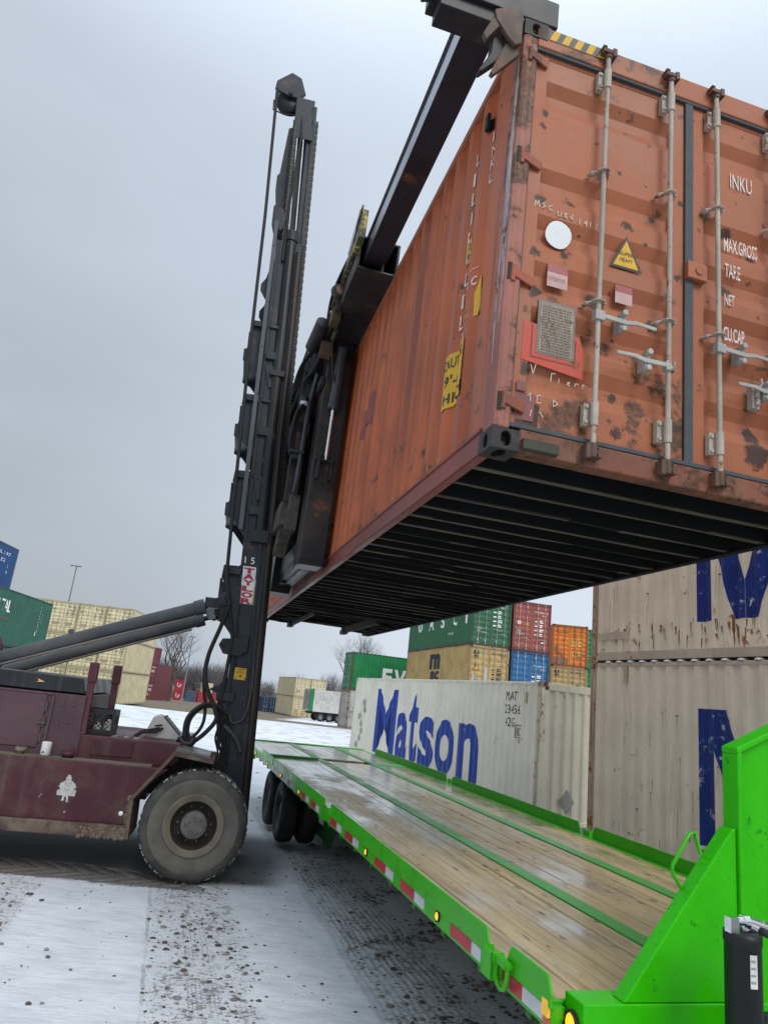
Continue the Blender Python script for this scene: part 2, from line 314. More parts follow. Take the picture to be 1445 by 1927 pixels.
# loose dirt clods and stones lying on the snow: nobody could count them
cl=MB(); rr=random.Random(11)
def clod(x,y,r):
    n=7; a0=rr.random()*6; vs=[(x+r*.15*rr.uniform(-1,1),y,G(x,y)+r*rr.uniform(.45,.7))]
    for lvl,(q,z) in enumerate(((.72,.32),(1.0,-.05))):
        for k in range(n):
            t=a0+2*math.pi*k/n; q2=r*q*rr.uniform(.7,1.25); vs.append((x+q2*math.cos(t)*1.2,y+q2*math.sin(t),G(x,y)+r*z*rr.uniform(.7,1.3)))
    fs=[(0,1+k,1+(k+1)%n) for k in range(n)]+[(1+k,1+n+k,1+n+(k+1)%n,1+(k+1)%n) for k in range(n)]
    cl.add(vs,fs,rr.choice((0,0,1)))
def at(lat,lon): return (.9648*lat-.2622*lon, .2622*lat+.9648*lon)
def scatter(n,a,b,l0,l1,r0,r1):
    for _ in range(n):
        x,y=at(rr.uniform(a,b),rr.uniform(l0,l1)); clod(x,y,r0*(r1/r0)**(rr.random()**2.2))
scatter(760,.2,1.0,4.6,8.6,.003,.025); scatter(18,.2,1.0,4.8,7,.015,.034)
scatter(75,-.9,.2,4.6,8.5,.005,.019); scatter(260,-1.7,-.85,5.5,8.6,.004,.02)
scatter(190,1.0,1.8,4.6,9,.004,.020); scatter(900,1.85,2.9,4.6,9.8,.004,.030); scatter(480,2.5,4.2,4.6,11,.006,.032)
for _ in range(38):     # small heaps of dirt fallen off tyres
    cx,cy=at(rr.uniform(2.0,3.2),rr.uniform(4.8,9.0))
    for _ in range(12): clod(cx+rr.gauss(0,.07),cy+rr.gauss(0,.045),rr.uniform(.005,.026))
scatter(180,0,7,10,19,.02,.05)
cl.build('gravel',[paint('wet_clod',(.10,.085,.076),.9,streak=0,fade=.4),paint('grey_stone',(.24,.22,.20),.9,streak=0,fade=.4)],kind='stuff')
# ------------------------------------------------------------------ shipping containers
CW,HC,HS,L40,L20=2.438,2.896,2.591,12.192,6.058
PER=(.072,.068,.070,.068); DEP=.036
def ring(mb,o,u,v,wd,hu,hv,ou,ov,depth=.05,mi=0,mid=1):
    u,v,wd,o=Vector(u),Vector(v),Vector(wd),Vector(o); c=math.atan2(hv,hu)
    ang=sorted([2*math.pi*k/16+.001 for k in range(16)]+[c,math.pi-c,math.pi+c,2*math.pi-c]); n=len(ang); A=[];B=[]
    for t in ang:
        q=1/max(abs(math.cos(t))/hu,abs(math.sin(t))/hv); A.append(o+u*(q*math.cos(t))+v*(q*math.sin(t)))
        e=(abs(math.cos(t))**2.6+abs(math.sin(t))**2.6)**(-1/2.6); B.append(o+u*(ou*math.cos(t)*e)+v*(ov*math.sin(t)*e))
    Cc=[b+wd*depth for b in B]
    mb.add(A+B+Cc,[(i,(i+1)%n,n+(i+1)%n,n+i) for i in range(n)]+[(n+i,n+(i+1)%n,2*n+(i+1)%n,2*n+i) for i in range(n)],mi)
    mb.add(Cc,[tuple(range(n))],mid)
def casting(x,y,z,sx,sy,sz):       # outer corner x,y,z ; s = outward signs
    mb=MB(); a,b,c=.162,.178,.118; X=x-sx*a; Y=y-sy*b; Z=z-sz*c; cx,cy,cz=(x+X)/2,(y+Y)/2,(z+Z)/2
    ring(mb,(x,cy,cz),(0,1,0),(0,0,1),(-sx,0,0),b/2,c/2,.026,.040); ring(mb,(cx,y,cz),(1,0,0),(0,0,1),(0,-sy,0),a/2,c/2,.026,.040)
    ring(mb,(cx,cy,z),(0,1,0),(1,0,0),(0,0,-sz),b/2,a/2,.060,.032)
    mb.add([(X,y,z),(X,Y,z),(X,Y,Z),(X,y,Z)],[(0,1,2,3)]); mb.add([(x,Y,z),(X,Y,z),(X,Y,Z),(x,Y,Z)],[(0,1,2,3)]); mb.add([(x,y,Z),(X,y,Z),(X,Y,Z),(x,Y,Z)],[(0,1,2,3)])
    return mb
def side_profile(L,dep=DEP,start=.155):
    y0,y1=start,L-.155; n=int(round((y1-y0-.072)/.278)); k=(y1-y0-.072)/(n*.278); pts=[(.155,0)]+([(y0,0)] if y0>.156 else []); y=y0
    for i in range(n):
        for d,o in zip(PER,(0,dep,dep,0)):
            y+=d*(k if True else 1); pts.append((y,o))
    pts.append((y1,0)); return pts
def prof_at(pts,y):
    if y<=pts[0][0] or y>=pts[-1][0]: return 0
    for (a,b),(c,d) in zip(pts,pts[1:]):
        if a<=y<=c: return b+(d-b)*(y-a)/(c-a) if c>a else b
    return 0
def side_text(L,side,off=.004,dep=DEP,start=.155):
    """returns fn-maker for lettering painted on the corrugations; ystart = where the text begins for the reader"""
    pts=side_profile(L,dep,start)
    def mk(ystart,z0):
        if side=='L':
            fn=lambda u,v:(.006+prof_at(pts,ystart-u)-off,ystart-u,z0+v); cuts=[ystart-p[0] for p in pts]
        else:
            fn=lambda u,v:(CW-.006-prof_at(pts,ystart+u)+off,ystart+u,z0+v); cuts=[p[0]-ystart for p in pts]
        return fn,cuts
    return mk
GROOVES_STD=(2.40,2.06,1.73,1.40,1.09,.78,.48)
def door_leaf(x0,x1,z0,z1,grooves,mb,y=.035,fr=.075):
    """one door sheet: flat margins and horizontal pressed grooves"""
    d=.034; zs=[(z0,0)]
    for g in sorted(grooves):
        if g-.12<z0 or g+.12>z1: continue
        zs+=[(g-.115,0),(g-.035,d),(g+.03,d),(g+.11,0)]
    zs.append((z1,0))
    for (a,b),(c,e) in zip(zs,zs[1:]):
        mb.add([(x0+fr,y+b,a),(x1-fr,y+b,a),(x1-fr,y+e,c),(x0+fr,y+e,c)],[(0,1,2,3)])
    for gx in (x0+fr,x1-fr):       # groove end caps
        for g in grooves:
            if g-.12<z0 or g+.12>z1: continue
            mb.add([(gx,y,g-.115),(gx,y+d,g-.035),(gx,y+d,g+.03),(gx,y,g+.11)],[(0,1,2,3)])
    mb.box(x0,y-.006,z0,x0+fr,y+.04,z1); mb.box(x1-fr,y-.006,z0,x1,y+.04,z1); mb.box(x0+fr,y-.004,z1-.03,x1-fr,y+.04,z1); mb.box(x0+fr,y-.004,z0,x1-fr,y+.04,z0+.03)
ROT180=lambda L:Matrix.Translation((CW,L,0))@Matrix.Rotation(math.pi,4,'Z')
def rod_mesh(x,H,mb,r=.017,mi=0,n=8):
    mb.tube([(x,-.025,.10),(x,-.025,H-.10)],r,n,mi)
    for z in (.30,H-.33): mb.box(x-.055,-.036,z-.07,x+.03,.03,z+.07,mi); 
    for z in (1.0,H-1.0): mb.box(x-.06,-.032,z-.02,x+.022,.03,z+.02,mi)
    for z in (.11,H-.115): mb.box(x-.035,-.04,z-.022,x+.035,.03,z+.022,mi)
def handle_mesh(x,z,sgn,mb,mi=0):
    mb.bar((x,-.05,z),(x+sgn*.18,-.053,z-.008),.028,.010,(0,1,0),mi); mb.bar((x+sgn*.17,-.053,z-.008),(x+sgn*.24,-.055,z+.004),.026,.011,(0,1,0),mi); mb.bar((x+sgn*.235,-.055,z+.004),(x+sgn*.36,-.06,z-.006),.022,.010,(0,1,0),mi)
    mb.box(x+sgn*.15-.017,-.045,z-.055,x+sgn*.15+.017,.03,z+.05,mi); mb.tube([(x+sgn*.15,-.065,z-.05),(x+sgn*.15,-.02,z-.05)],.017,8,mi); mb.tube([(x+sgn*.15,-.075,z+.045),(x+sgn*.15,-.03,z+.045)],.018,8,mi); mb.box(x-.03,-.055,z-.03,x+.03,-.01,z+.03,mi)
def container(name,label,loc,yaw,L,H,side,door=None,frame=None,cast=None,doors='near',group=None,detail=1,rod=None,cat='shipping container',roofm=None,grooves=GROOVES_STD,dep=DEP):
    root=thing(name,label,cat,loc,yaw,group); door=door or side; frame=frame or side; cast=cast or frame; rod=rod or GALV
    # frame
    f=MB()
    for x0,x1 in ((0,.05),(CW-.05,CW)):
        f.box(x0,.17,.03,x1,L-.17,.165); f.box(x0,.17,H-.075,x1,L-.17,H-.012)
    for y0,y1 in ((0.0,.15),(L-.15,L)):
        for x0,x1 in ((.002,.125),(CW-.125,CW-.002)): f.box(x0,y0+.003,.118,x1,y1-.003,H-.118)
    for y0,y1 in ((.004,.10),(L-.10,L-.004)):
        f.box(.162,y0,.012,CW-.162,y1,.15); f.box(.162,y0,H-.165,CW-.162,y1,H-.012)
    f.box(.05,.10,.13,CW-.05,L-.10,.16)
    nb=int(L/.6)
    for i in range(nb): y=.35+i*(L-.7)/(nb-1); f.box(.05,y-.03,.03,CW-.05,y+.03,.13)
    if detail<1:
        for sx in (0,1):
            for sy in (0,1):
                for sz in (0,1): f.box(*(lambda a,b,c:(a,b,c,a+.162,b+.178,c+.118))(0 if not sx else CW-.162,0 if not sy else L-.178,0 if not sz else H-.118))
    f.build('frame',frame,root,bevel=.008 if detail>1 else 0)
    if detail>=1:
        for sx in (0,1):
            for sy in (0,1):
                for sz in (0,1): casting(CW*sx,L*sy,H*sz,1 if sx else -1,1 if sy else -1,1 if sz else -1).build('corner_casting',[cast,BLACK],root,bevel=.006 if detail>1 else 0)
    pts=side_profile(L,dep)
    for sgn in (0,1):
        s=MB(); vs=[];fs=[]
        for y,o in pts:
            x=(.006+o) if not sgn else CW-.006-o; vs+=[(x,y,.165),(x,y,H-.075)]
        for i in range(len(pts)-1): fs.append((2*i,2*i+2,2*i+3,2*i+1))
        s.add(vs,fs); s.build('side_panel',side,root)
    r=MB(); r.box(.05,.08,H-.035,CW-.05,L-.08,H-.022); 
    if detail>=1:
        for i in range(int(L/.21)-1): y=.2+i*.21; r.box(.06,y,H-.024,CW-.06,y+.10,H-.010)
    r.build('roof',roofm or side,root)
    T=ROT180(L); TI=Matrix.Identity(4)
    td,tf=(TI,T) if doors=='near' else (T,TI)
    ep=MB(); n=9; wd=(CW-.25)/n      # plain corrugated front wall
    x=.125; vs=[];prof=[]
    for i in range(n):
        for q,o in ((0,.012),(.30,.012),(.5,.057),(.80,.057)): prof.append((x+q*wd,o))
        x+=wd
    prof.append((x,.012))
    for a,o in prof: vs+=[(a,o,.15),(a,o,H-.165)]
    ep.add(vs,[(2*i,2*i+2,2*i+3,2*i+1) for i in range(len(prof)-1)]); ep.xf(tf).build('end_panel',side,root)
    if doors is None: ep2=MB(); ep2.add(vs,[(2*i,2*i+2,2*i+3,2*i+1) for i in range(len(prof)-1)]); ep2.xf(td).build('end_panel',side,root); return root
    for k,(x0,x1) in enumerate(((.07,CW/2-.012),(CW/2+.012,CW-.07))):
        d=MB(); door_leaf(x0,x1,.165,H-.18,grooves,d); dm=[door,rod]
        if detail<1:
            for xx in ((x0+x1)/2-.24,(x0+x1)/2+.24):
                d.tube([(xx,-.02,.12),(xx,-.02,H-.12)],.018,4,1)
                for z in (.3,1.0,H-1,H-.3): d.box(xx-.07,-.02,z-.035,xx+.05,.03,z+.035,1)
            d.box(x0+.25,-.03,.95,x1-.25,.02,1.0,1); d.box(x0+.3,-.03,.78,x1-.3,.02,.82,1)
        dd=d.xf(td).build('door',dm,root)
        if detail>=1:
            for j,xx in enumerate(((x0+x1)/2-.235,(x0+x1)/2+.235)):
                q=MB(); rod_mesh(xx,H,q); q.xf(td).build('lock_rod',rod,dd)
                q=MB(); handle_mesh(xx,.95-.2*j,1 if j==0 else -1,q); q.xf(td).build('door_handle',rod,dd)
    sl_=MB(); sl_.box(CW/2-.012,.02,.165,CW/2+.012,.05,H-.18); sl_.box(.05,.02,H-.182,CW-.05,.05,H-.166); sl_.box(.05,.02,.15,CW-.05,.05,.166); sl_.xf(td).build('door_seal',GASKET,root)
    return root
def lettering(root,mat,items,name='lettering'):
    mb=MB()
    for fnc in items: fnc(mb)
    return mb.build(name,mat,root)
def door_text(s,x,z,w,h,bold=0,y=.022):
    return lambda mb: put_text(mb,s,lambda u,v:(x+u,y,z+v),w,h,bold)
def rect(x0,z0,x1,z1,y=.022,dy=.002): return lambda mb: mb.box(x0,y-dy,z0,x1,y,z1)
# ------------------------------------------------------------------ the lifted container
ORG=paint('salmon_container_paint',(.335,.107,.048),.5,rust=.25,streak=.22,fade=.16,dirtc=(.16,.05,.035))
ORGS=paint('faded_orange_side_paint',(.41,.102,.037),.42,rust=.16,rustlow=.07,streak=.75,slo=.46,fade=.18,dirtc=(.17,.045,.03),scale=1.6)
ORGD=paint('rust_spotted_door_paint',(.345,.112,.050),.5,rust=.17,rustlow=.09,streak=.30,fade=.14,dirtc=(.2,.06,.04),spots=1.0)
RAILP=paint('dusky_red_rail_paint',(.22,.062,.050),.45,rust=.2,streak=.3,fade=.2)
FRAMEP=paint('rusty_frame_paint',(.30,.085,.050),.55,rust=.42,rustlow=.1,streak=.35,fade=.25)
POSTP=paint('scraped_post_paint',(.30,.115,.085),.55,rust=.38,streak=.6,fade=.35,dirtc=(.42,.36,.38))
CASTA=paint('bare_corner_steel',(.022,.019,.019),.5,rust=.2,streak=.4,fade=.35)
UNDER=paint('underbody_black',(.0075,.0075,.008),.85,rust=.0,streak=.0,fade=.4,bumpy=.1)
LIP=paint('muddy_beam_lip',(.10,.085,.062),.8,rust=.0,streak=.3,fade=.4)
WHITEP=paint('chipped_white_lettering',(.66,.62,.58),.6,streak=.3,rust=.33,scale=7,rustc=(.30,.105,.05))
RODA=paint('weathered_rod_paint',(.40,.35,.29),.55,rust=.26,streak=.35,fade=.2,scale=2.4,rustc=(.12,.055,.03))
A_LOC=(.517376,3.415578,3.397767); A_YAW,A_TILT,A_ROLL=.242002,.004458,.010035
A=thing('shipping_container','orange rust-spotted container lifted in the air by the dark mast','shipping container',A_LOC,mode='YXZ',rot=(A_TILT,A_ROLL,A_YAW))
_C={}
_C['cam']=paint('rusty_cam_iron',(.10,.06,.045),.6,rust=.4,streak=.3,scale=3)
def build_A(root):
    L,H=L40,HC
    f=MB()
    f.box(.0,.178,.0,.012,L-.178,.055,0); f.box(0,.178,.0,.06,L-.178,.012,0); f.box(.012,.178,.055,.03,L-.178,.150,0); f.box(.0,.178,.145,.05,L-.178,.165,0)
    f.build('bottom_rail',RAILP,root,bevel=.004)
    f=MB(); f.box(CW-.012,.178,.0,CW,L-.178,.16,0); f.box(CW-.06,.178,0,CW,L-.178,.012,0); f.build('bottom_rail',UNDER,root,bevel=.004)  # far rail in underbody black: shade from beneath painted over its red
    f=MB()
    for x0,x1 in ((0,.055),(CW-.055,CW)): f.box(x0,.178,H-.07,x1,L-.178,H-.006)
    f.box(.162,L-.12,.05,.60,L-.004,.15); f.box(1.84,L-.12,.05,CW-.162,L-.004,.15); f.box(.60,L-.12,.11,1.84,L-.004,.15); f.box(.162,L-.10,H-.15,CW-.162,L-.004,H-.012)
    f.build('top_rail',ORG,root,bevel=.006)
    f=MB(); f.box(.10,.004,H-.175,CW-.10,.10,H-.012); f.build('door_header',ORG,root,bevel=.008)
    f=MB(); f.box(.162,.006,.0,CW-.162,.11,.135); f.build('door_sill',paint('rust_eaten_sill',(.20,.068,.042),.6,rust=.60,dirt=.6,streak=.3,fade=.3),root,bevel=.01)
    for y0,y1 in ((.003,.155),(L-.155,L-.003)):
        for x0,x1 in ((.002,.10),(CW-.10,CW-.002)):
            p=MB(); p.box(x0,y0,.118,x1,y1,H-.118)
            if y0<1: p.box(x0+(.012 if x0<1 else -.002),y0-.004,.118,x1-.03 if x0<1 else x1,y0+.03,H-.118)
            p.build('corner_post',POSTP,root,bevel=.014,seg=3)
    for sx in (0,1):
        for sy in (0,1):
            for sz in (0,1): casting(CW*sx,L*sy,H*sz,1 if sx else -1,1 if sy else -1,1 if sz else -1).build('corner_casting',[CASTA,BLACK],root,bevel=.006)
    pts=side_profile(L,DEP,.30)
    for sgn in (0,1):
        s=MB(); vs=[]
        for y,o in pts: x=(.010+o) if not sgn else CW-.010-o; vs+=[(x,y,.160),(x,y,H-.068)]
        s.add(vs,[(2*i,2*i+2,2*i+3,2*i+1) for i in range(len(pts)-1)]); s.build('side_panel',ORGS,root)
    r=MB(); r.box(.05,.08,H-.03,CW-.05,L-.08,H-.016); r.build('roof',ORG,root)
    e=MB(); e.box(.1,L-.06,.15,CW-.1,L-.04,H-.15); e.build('end_panel',ORGS,root)
    # underside : cross members with pale muddy lips, floor, gooseneck tunnel
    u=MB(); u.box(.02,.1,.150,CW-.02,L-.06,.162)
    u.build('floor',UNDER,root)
    c=MB(); n=38; rq=random.Random(14)
    for i in range(n):
        y=.42+i*(L-.75)/(n-1)+rq.uniform(-.022,.022); tun=y>9.0
        for x0,x1,zz in (((.03,CW-.03,.02),) if not tun else ((.03,.62,.02),(.66,1.78,.085),(1.82,CW-.03,.02))):
            c.box(x0,y,zz,x1,y+.005,.150,0)
            xs_=[x0]+sorted(rq.uniform(x0,x1) for _ in range(3))+[x1]; dz_=[0]+[rq.uniform(-.006,.008) for _ in range(3)]+[0]
            for a_,b_,da,db in zip(xs_,xs_[1:],dz_,dz_[1:]): c.bar((a_,y+.022,zz+.003+da),(b_,y+.022,zz+.003+db),.045+rq.uniform(-.008,.004),.006,(0,0,1),1 if rq.random()<.8 else 0)
            c.box(x0,y,.145,x1,y+.045,.150,0)
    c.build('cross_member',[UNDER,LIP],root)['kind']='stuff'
    t=MB()
    for x in (.62,1.78): t.box(x,9.0,-.035,x+.04,L-.06,.15); 
    t.box(.62,8.96,.01,1.82,9.0,.15); t.box(.58,L-.45,-.045,.68,L-.05,.05); t.box(1.76,L-.45,-.045,1.86,L-.05,.05)
    t.build('gooseneck_tunnel',[paint('muddy_tunnel_steel',(.032,.028,.022),.8,streak=.3)],root)
    # doors
    gr=(2.40,1.75,1.42,1.10,.80,.48)
    seal=MB(); seal.box(.085,.012,H-.195,CW-.085,.045,H-.168); seal.box(CW/2-.030,.016,.15,CW/2+.030,.045,H-.17); seal.box(.085,.014,.14,CW-.085,.045,.168)
    for x in (.082,CW-.105): seal.box(x,.012,.15,x+.023,.045,H-.17)
    seal.build('door_seal',GASKET,root,bevel=.005)
    for k,(x0,x1) in enumerate(((.105,CW/2-.032),(CW/2+.032,CW-.105))):
        d=MB(); door_leaf(x0,x1,.165,H-.19,gr,d,y=.040,fr=.085 if True else 0); dd=d.build('door',ORGD,root)
        rods=((.578,1.045),(1.393,1.86))[k]
        for j,xx in enumerate(rods):
            q=MB(); q.tube([(xx,-.028,.10),(xx,-.028,H-.10)],.0155,12)
            q.build('lock_rod',RODA,dd)
            for z in (.30,H-.29):
                q=MB(); q.box(xx-.052,-.006,z-.068,xx-.012,.035,z+.068); q.tube([(xx,-.028,z-.07),(xx,-.028,z+.07)],.0235,12)
                for zz in (z-.045,z+.045): q.tube([(xx-.038,-.016,zz),(xx-.038,-.005,zz)],.011,8)
                q.build('rod_bearing',RODA,dd,bevel=.004)
            for z in (1.0,1.90):
                q=MB(); pth=[(xx-.075,.030,z-.012),(xx-.06,.000,z-.012),(xx-.035,-.012,z-.004),(xx-.026,-.035,z),(xx,-.052,z),(xx+.026,-.034,z),(xx+.026,-.01,z),(xx+.045,.03,z)]
                for (a,b) in zip(pth,pth[1:]): q.bar(a,b,.034,.008,(0,1,0) if False else (0,0,1))
                q.tube([(xx-.062,-.012,z-.012),(xx-.062,.01,z-.012)],.012,8)
                q.build('rod_bracket',RODA,dd)
            for z,s_ in ((.075,1),(H-.075,-1)):
                q=MB(); q.box(xx-.045,-.045,z-.012,xx+.045,.006,z+.018); q.box(xx-.05,-.05,z-.03*s_-.012,xx-.022,.006,z+.03*s_+.012 if s_>0 else z+.03); q.box(xx+.022,-.05,z-.03,xx+.05,.006,z+.03); q.tube([(xx,-.028,z-.03),(xx,-.028,z+.05*s_)],.024,10)
                q.build('cam_keeper',_C['cam'],dd,bevel=.003)
            q=MB(); sg=1 if j==0 else -1; z=.905 if j==0 else .70
            handle_mesh(xx,z,sg,q); q.build('door_handle',GALV,dd,bevel=.003)
    q=MB(); rr=random.Random(8)      # pale scrape down the post's flank
    for (y0_,w0,za,zb) in ((.060,.030,1.15,2.62),(.035,.014,.75,1.6),(.095,.012,.5,1.9)):
        n=22; vs=[]
        for k in range(n+1):
            t=k/n; ww=w0*(.25+.75*math.sin(math.pi*t)**.6)*rr.uniform(.55,1.2); c_=y0_+.006*math.sin(9*t+y0_*50); z=za+(zb-za)*t
            vs+=[(.0012,c_-ww,z),(.0012,c_+ww,z)]
        q.add(vs,[(2*k,2*k+1,2*k+3,2*k+2) for k in range(n)])
    q.build('scrape_mark',paint('pale_scrape',(.44,.37,.38),.6,rust=.3,streak=.5,fade=.25,scale=3,dirtc=(.25,.10,.08)),root)
    # hinges
    for z in (.27,1.05,1.85,2.62):
        for sd_ in (0,1):
            q=MB(); fx=lambda x:x if not sd_ else CW-x
            q.bar((fx(.045),-.006,z+.015),(fx(.185),.026,z-.008),.018,.060,(0,0,1)); q.tube([(fx(.05),.002,z-.045),(fx(.05),.002,z+.055)],.016,10)
            q.build('hinge',FRAMEP,root,bevel=.004)
    # dark notches in the post where the hinge pins sit
    for z in (1.06,1.86,.26): q=MB(); q.box(.016,-.0032,z-.05,.040,.01,z+.06); q.build('hinge_slot',BLACK,root)
    # wooden dunnage scrap at the sill
    q=MB(); q.box(.17,-.03,.015,.38,.01,.075); q.build('sill_block',paint('weathered_block',(.07,.065,.05),.8,streak=.4),root,bevel=.004)
    q=MB(); q.box(1.19,-.012,1.36,1.33,.028,1.48); q.tube([(1.27,-.02,1.42),(1.27,0,1.42)],.028,10); q.build('door_clip',ORGD,root,bevel=.006)
    q=MB(); q.tube([(1.66,-.03,.60),(1.66,-.03,.72)],.016,8); q.box(1.635,-.02,.585,1.685,.03,.735); q.tube([(1.66,-.035,.7),(1.68,-.05,.74),(1.67,-.05,.77)],.008,6); q.build('seal_latch',GALV,root,bevel=.004)
    # stickers and writing
    y=.0335
    q=MB()
    for i in range(5):
        x=.175+i*.085; q.add([(x,.001,2.795),(x+.045,.001,2.795),(x+.075,.001,2.872),(x+.03,.001,2.872)],[(0,1,2,3)],0)
    q.box(.17,.0015,2.79,.60,.003,2.875,1); q.build('hazard_tape',[YEL,plain('hazard_black',(.02,.02,.022),.5)],root)
    q=MB(); poly=[(.265+.085*math.cos(t)*(1+.08*math.sin(2*t)),1.415+.095*math.sin(t)) for t in [i*math.pi/9 for i in range(18)]]
    q.prism([(a+.065,b) for a,b in poly],'y',y-.001,y-.003); q.build('round_sticker',paint('grey_white_sticker',(.62,.66,.66),.4,streak=.15,fade=.1),root)
    tri=lambda g:[(.785,1.545-g*1.9),(.675+g*1.5,1.315+g*.9),(.895-g*1.6,1.315+g*.9)]
    q=MB(); q.prism(tri(0),'y',y-.001,y-.003,0); q.prism(tri(.016),'y',y-.0032,y-.0045,1)
    put_text(q,'SUPER',lambda u,v:(.738+u,y-.006,1.405+v),.095,.026,.01,0); put_text(q,'HEAVY',lambda u,v:(.742+u,y-.006,1.362+v),.088,.026,.01,0); q.build('warning_triangle',[DARK_T,YEL],root)
    q=MB(); q.box(.245,y-.006,.63,.455,y+.002,.945,0); q.box(.232,y-.004,.618,.468,y,.957,1)
    rr=random.Random(5)
    for i in range(17):
        x=.26; z=.925-i*.0172
        while x<.435: l=rr.uniform(.006,.03); q.box(x,y-.0068,z-.009,min(x+l,.44),y-.006,z,2); x+=l+.006
    q.build('data_plate',[paint('tarnished_plate',(.27,.22,.17),.5,rust=.35,streak=.4,fade=.3,scale=5,rustc=(.10,.065,.045)),plain('plate_edge',(.14,.13,.125),.5),plain('plate_print',(.10,.075,.055),.6)],root)
    q=MB(); q.prism([(.145,.56),(.53,.52),(.525,.70),(.50,.78),(.15,.80)],'y',y-.0005,y-.002,0); 
    for a in ((.20,.585,.48,.595),(.20,.60,.208,.79),(.472,.60,.48,.75)): q.box(a[0],y-.0028,a[1],a[2],y-.002,a[3],1)
    q.build('red_sticker',[paint('torn_red_sticker',(.50,.070,.042),.5,rust=.2,streak=.1,fade=.15),plain('sticker_brown_rule',(.16,.05,.03),.7)],root)
    q=MB(); q.box(.275,y-.002,1.06,.405,y-.0005,1.155,0); q.box(.275,y-.0025,1.155,.405,y-.0005,1.21,1); put_text(q,'INTERPOOL',lambda u,v:(.283+u,y-.0035,1.10+v),.11,.026,0,2)
    pk=[plain('washed_pink_label',(.47,.29,.27),.5),plain('washed_red_band',(.30,.065,.06),.5),plain('faint_print',(.42,.16,.15),.6)]; q.build('faded_label',pk,root)
    q=MB(); q.box(.72,y-.002,1.075,.835,y-.0005,1.15,0); q.box(.72,y-.0025,1.15,.835,y-.0005,1.195,1); q.build('faded_label',pk,root)
    q=MB(); 
    put_text(q,'INKU',lambda u,v:(1.545+u,y-.001,2.16+v),.17,.115,.0); put_text(q,'MAX.GROSS',lambda u,v:(1.490+u,y-.001,1.665+v),.255,.10,.012)
    put_text(q,'TARE',lambda u,v:(1.495+u,y-.001,1.475+v),.115,.10,.012); put_text(q,'NET',lambda u,v:(1.49+u,y-.001,1.27+v),.075,.085,.012); put_text(q,'CU.CAP.',lambda u,v:(1.480+u,y-.001,1.025+v),.16,.095,.012)
    q.build('lettering',WHITEP,root)
    # chalk scrawl : thin strokes
    q=MB()
    def stroke(pts_,r=.0022):
        for (a,b),(c,d) in zip(pts_,pts_[1:]): q.bar((a,y-.002,b),(c,y-.002,d),r*2,.001,(0,1,0))
    def scrawl(glyphs,x,z,s):
        for g_ in glyphs:
            stroke([(x+a*s,z+b*s) for a,b in g_]); x+=s*.9
    Gm=[(0,0),(.1,.9),(.3,.3),(.5,1),(.65,.1)];Gs=[(.5,.9),(.1,.7),(.5,.4),(.1,.1)];Gc=[(.5,.8),(.1,.6),(.1,.2),(.6,.1)];Gu=[(.0,.8),(.1,.1),(.5,.1),(.6,.8)];G8=[(.5,.8),(.1,.7),(.5,.1),(.1,.2),(.5,.8)];G6=[(.5,.9),(.1,.3),(.5,.1),(.4,.5)];G1=[(.2,0),(.25,.9)];G4=[(.4,0),(.5,.9),(.1,.35),(.6,.4)];Gsl=[(.1,-.2),(.5,1)]
    scrawl([Gm,Gs,Gc],.165,1.565,.05); scrawl([Gu,G8,G6],.315,1.545,.045); scrawl([G1,G4,G1,Gsl,G1],.455,1.535,.04)
    scrawl([[(0,.9),(.25,0),(.5,1)]],.21,.485,.06); scrawl([[(.1,0),(.15,.9),(.6,.95)],[(.1,0),(.1,.5)],[(.1,.3),(.5,.4),(.1,.1),(.5,.05)],[(.1,.05),(.15,.4),(.5,.4)],[(.1,0),(.1,.5),(.6,.3)]],.33,.465,.055)
    scrawl([[(0,.6),(.25,.95),(.3,.1)],[(.5,.9),(.1,.85),(.1,.45),(.45,.5),(.1,.45),(.1,.1),(.6,.12)],[(.2,.05),(.25,.08)],[(.1,.05),(.1,.8),(.6,.45),(.15,.05)]],.205,.315,.055)
    scrawl([[(0,.1),(.1,.9)],[(.1,.8),(.4,.7),(.6,.3)]],.225,.225,.05); q.build('chalk_mark',plain('chalk',(.62,.54,.47),.9),root)
    q=MB(); q.box(.13,y-.0008,.20,.245,y+.004,.36); q.box(.13,y-.0115,.365,.19,y-.010,.42); q.build('primer_patch',plain('dusky_primer',(.20,.062,.058),.6),root)
    # long side
    mk=side_text(L,'L',start=.30); q=MB()
    def panel(m_,ya,yb,za,zb,mi=0,sh=0):
        fn,cuts=mk(ya,za); w_=ya-yb; e=[0]+sorted(c for c in cuts if 0<c<w_)+[w_]
        for a,b in zip(e,e[1:]): m_.add([fn(a,0-sh*a),fn(b,0-sh*b),fn(b,zb-za-sh*b),fn(a,zb-za-sh*a)],[(0,1,2,3)],mi)
    panel(q,.95,.60,.545,.945)
    for s_,z_,h_,a_ in (('CAUTION',.835,.075,.935),("9'-6\"",.70,.085,.90),('HIGH',.575,.075,.90)):
        fn,cuts=side_text(L,'L',.0065,start=.30)(a_,z_); put_text(q,s_,fn,(.31 if s_!="9'-6\"" else .24),h_,.012,1,cuts)
    q.build('height_sticker',[YEL,DARK_T],root); q=MB(); panel(q,.80,.68,1.60,1.80); fn,cuts=side_text(L,'L',.0065,start=.30)(.785,1.71); put_text(q,'2.9',fn,.085,.06,.01,1,cuts); fn,cuts=side_text(L,'L',.0065,start=.30)(.785,1.62); put_text(q,"9.6",fn,.085,.06,.01,1,cuts)
    q.build('height_label',[YEL,DARK_T],root)
    q=MB(); fnc,cuts=mk(.62,1.10); e=[0,.02,.045]; 
    fx=lambda u,z:(.010+prof_at(pts,.62-u)-.004,.62-u,z)
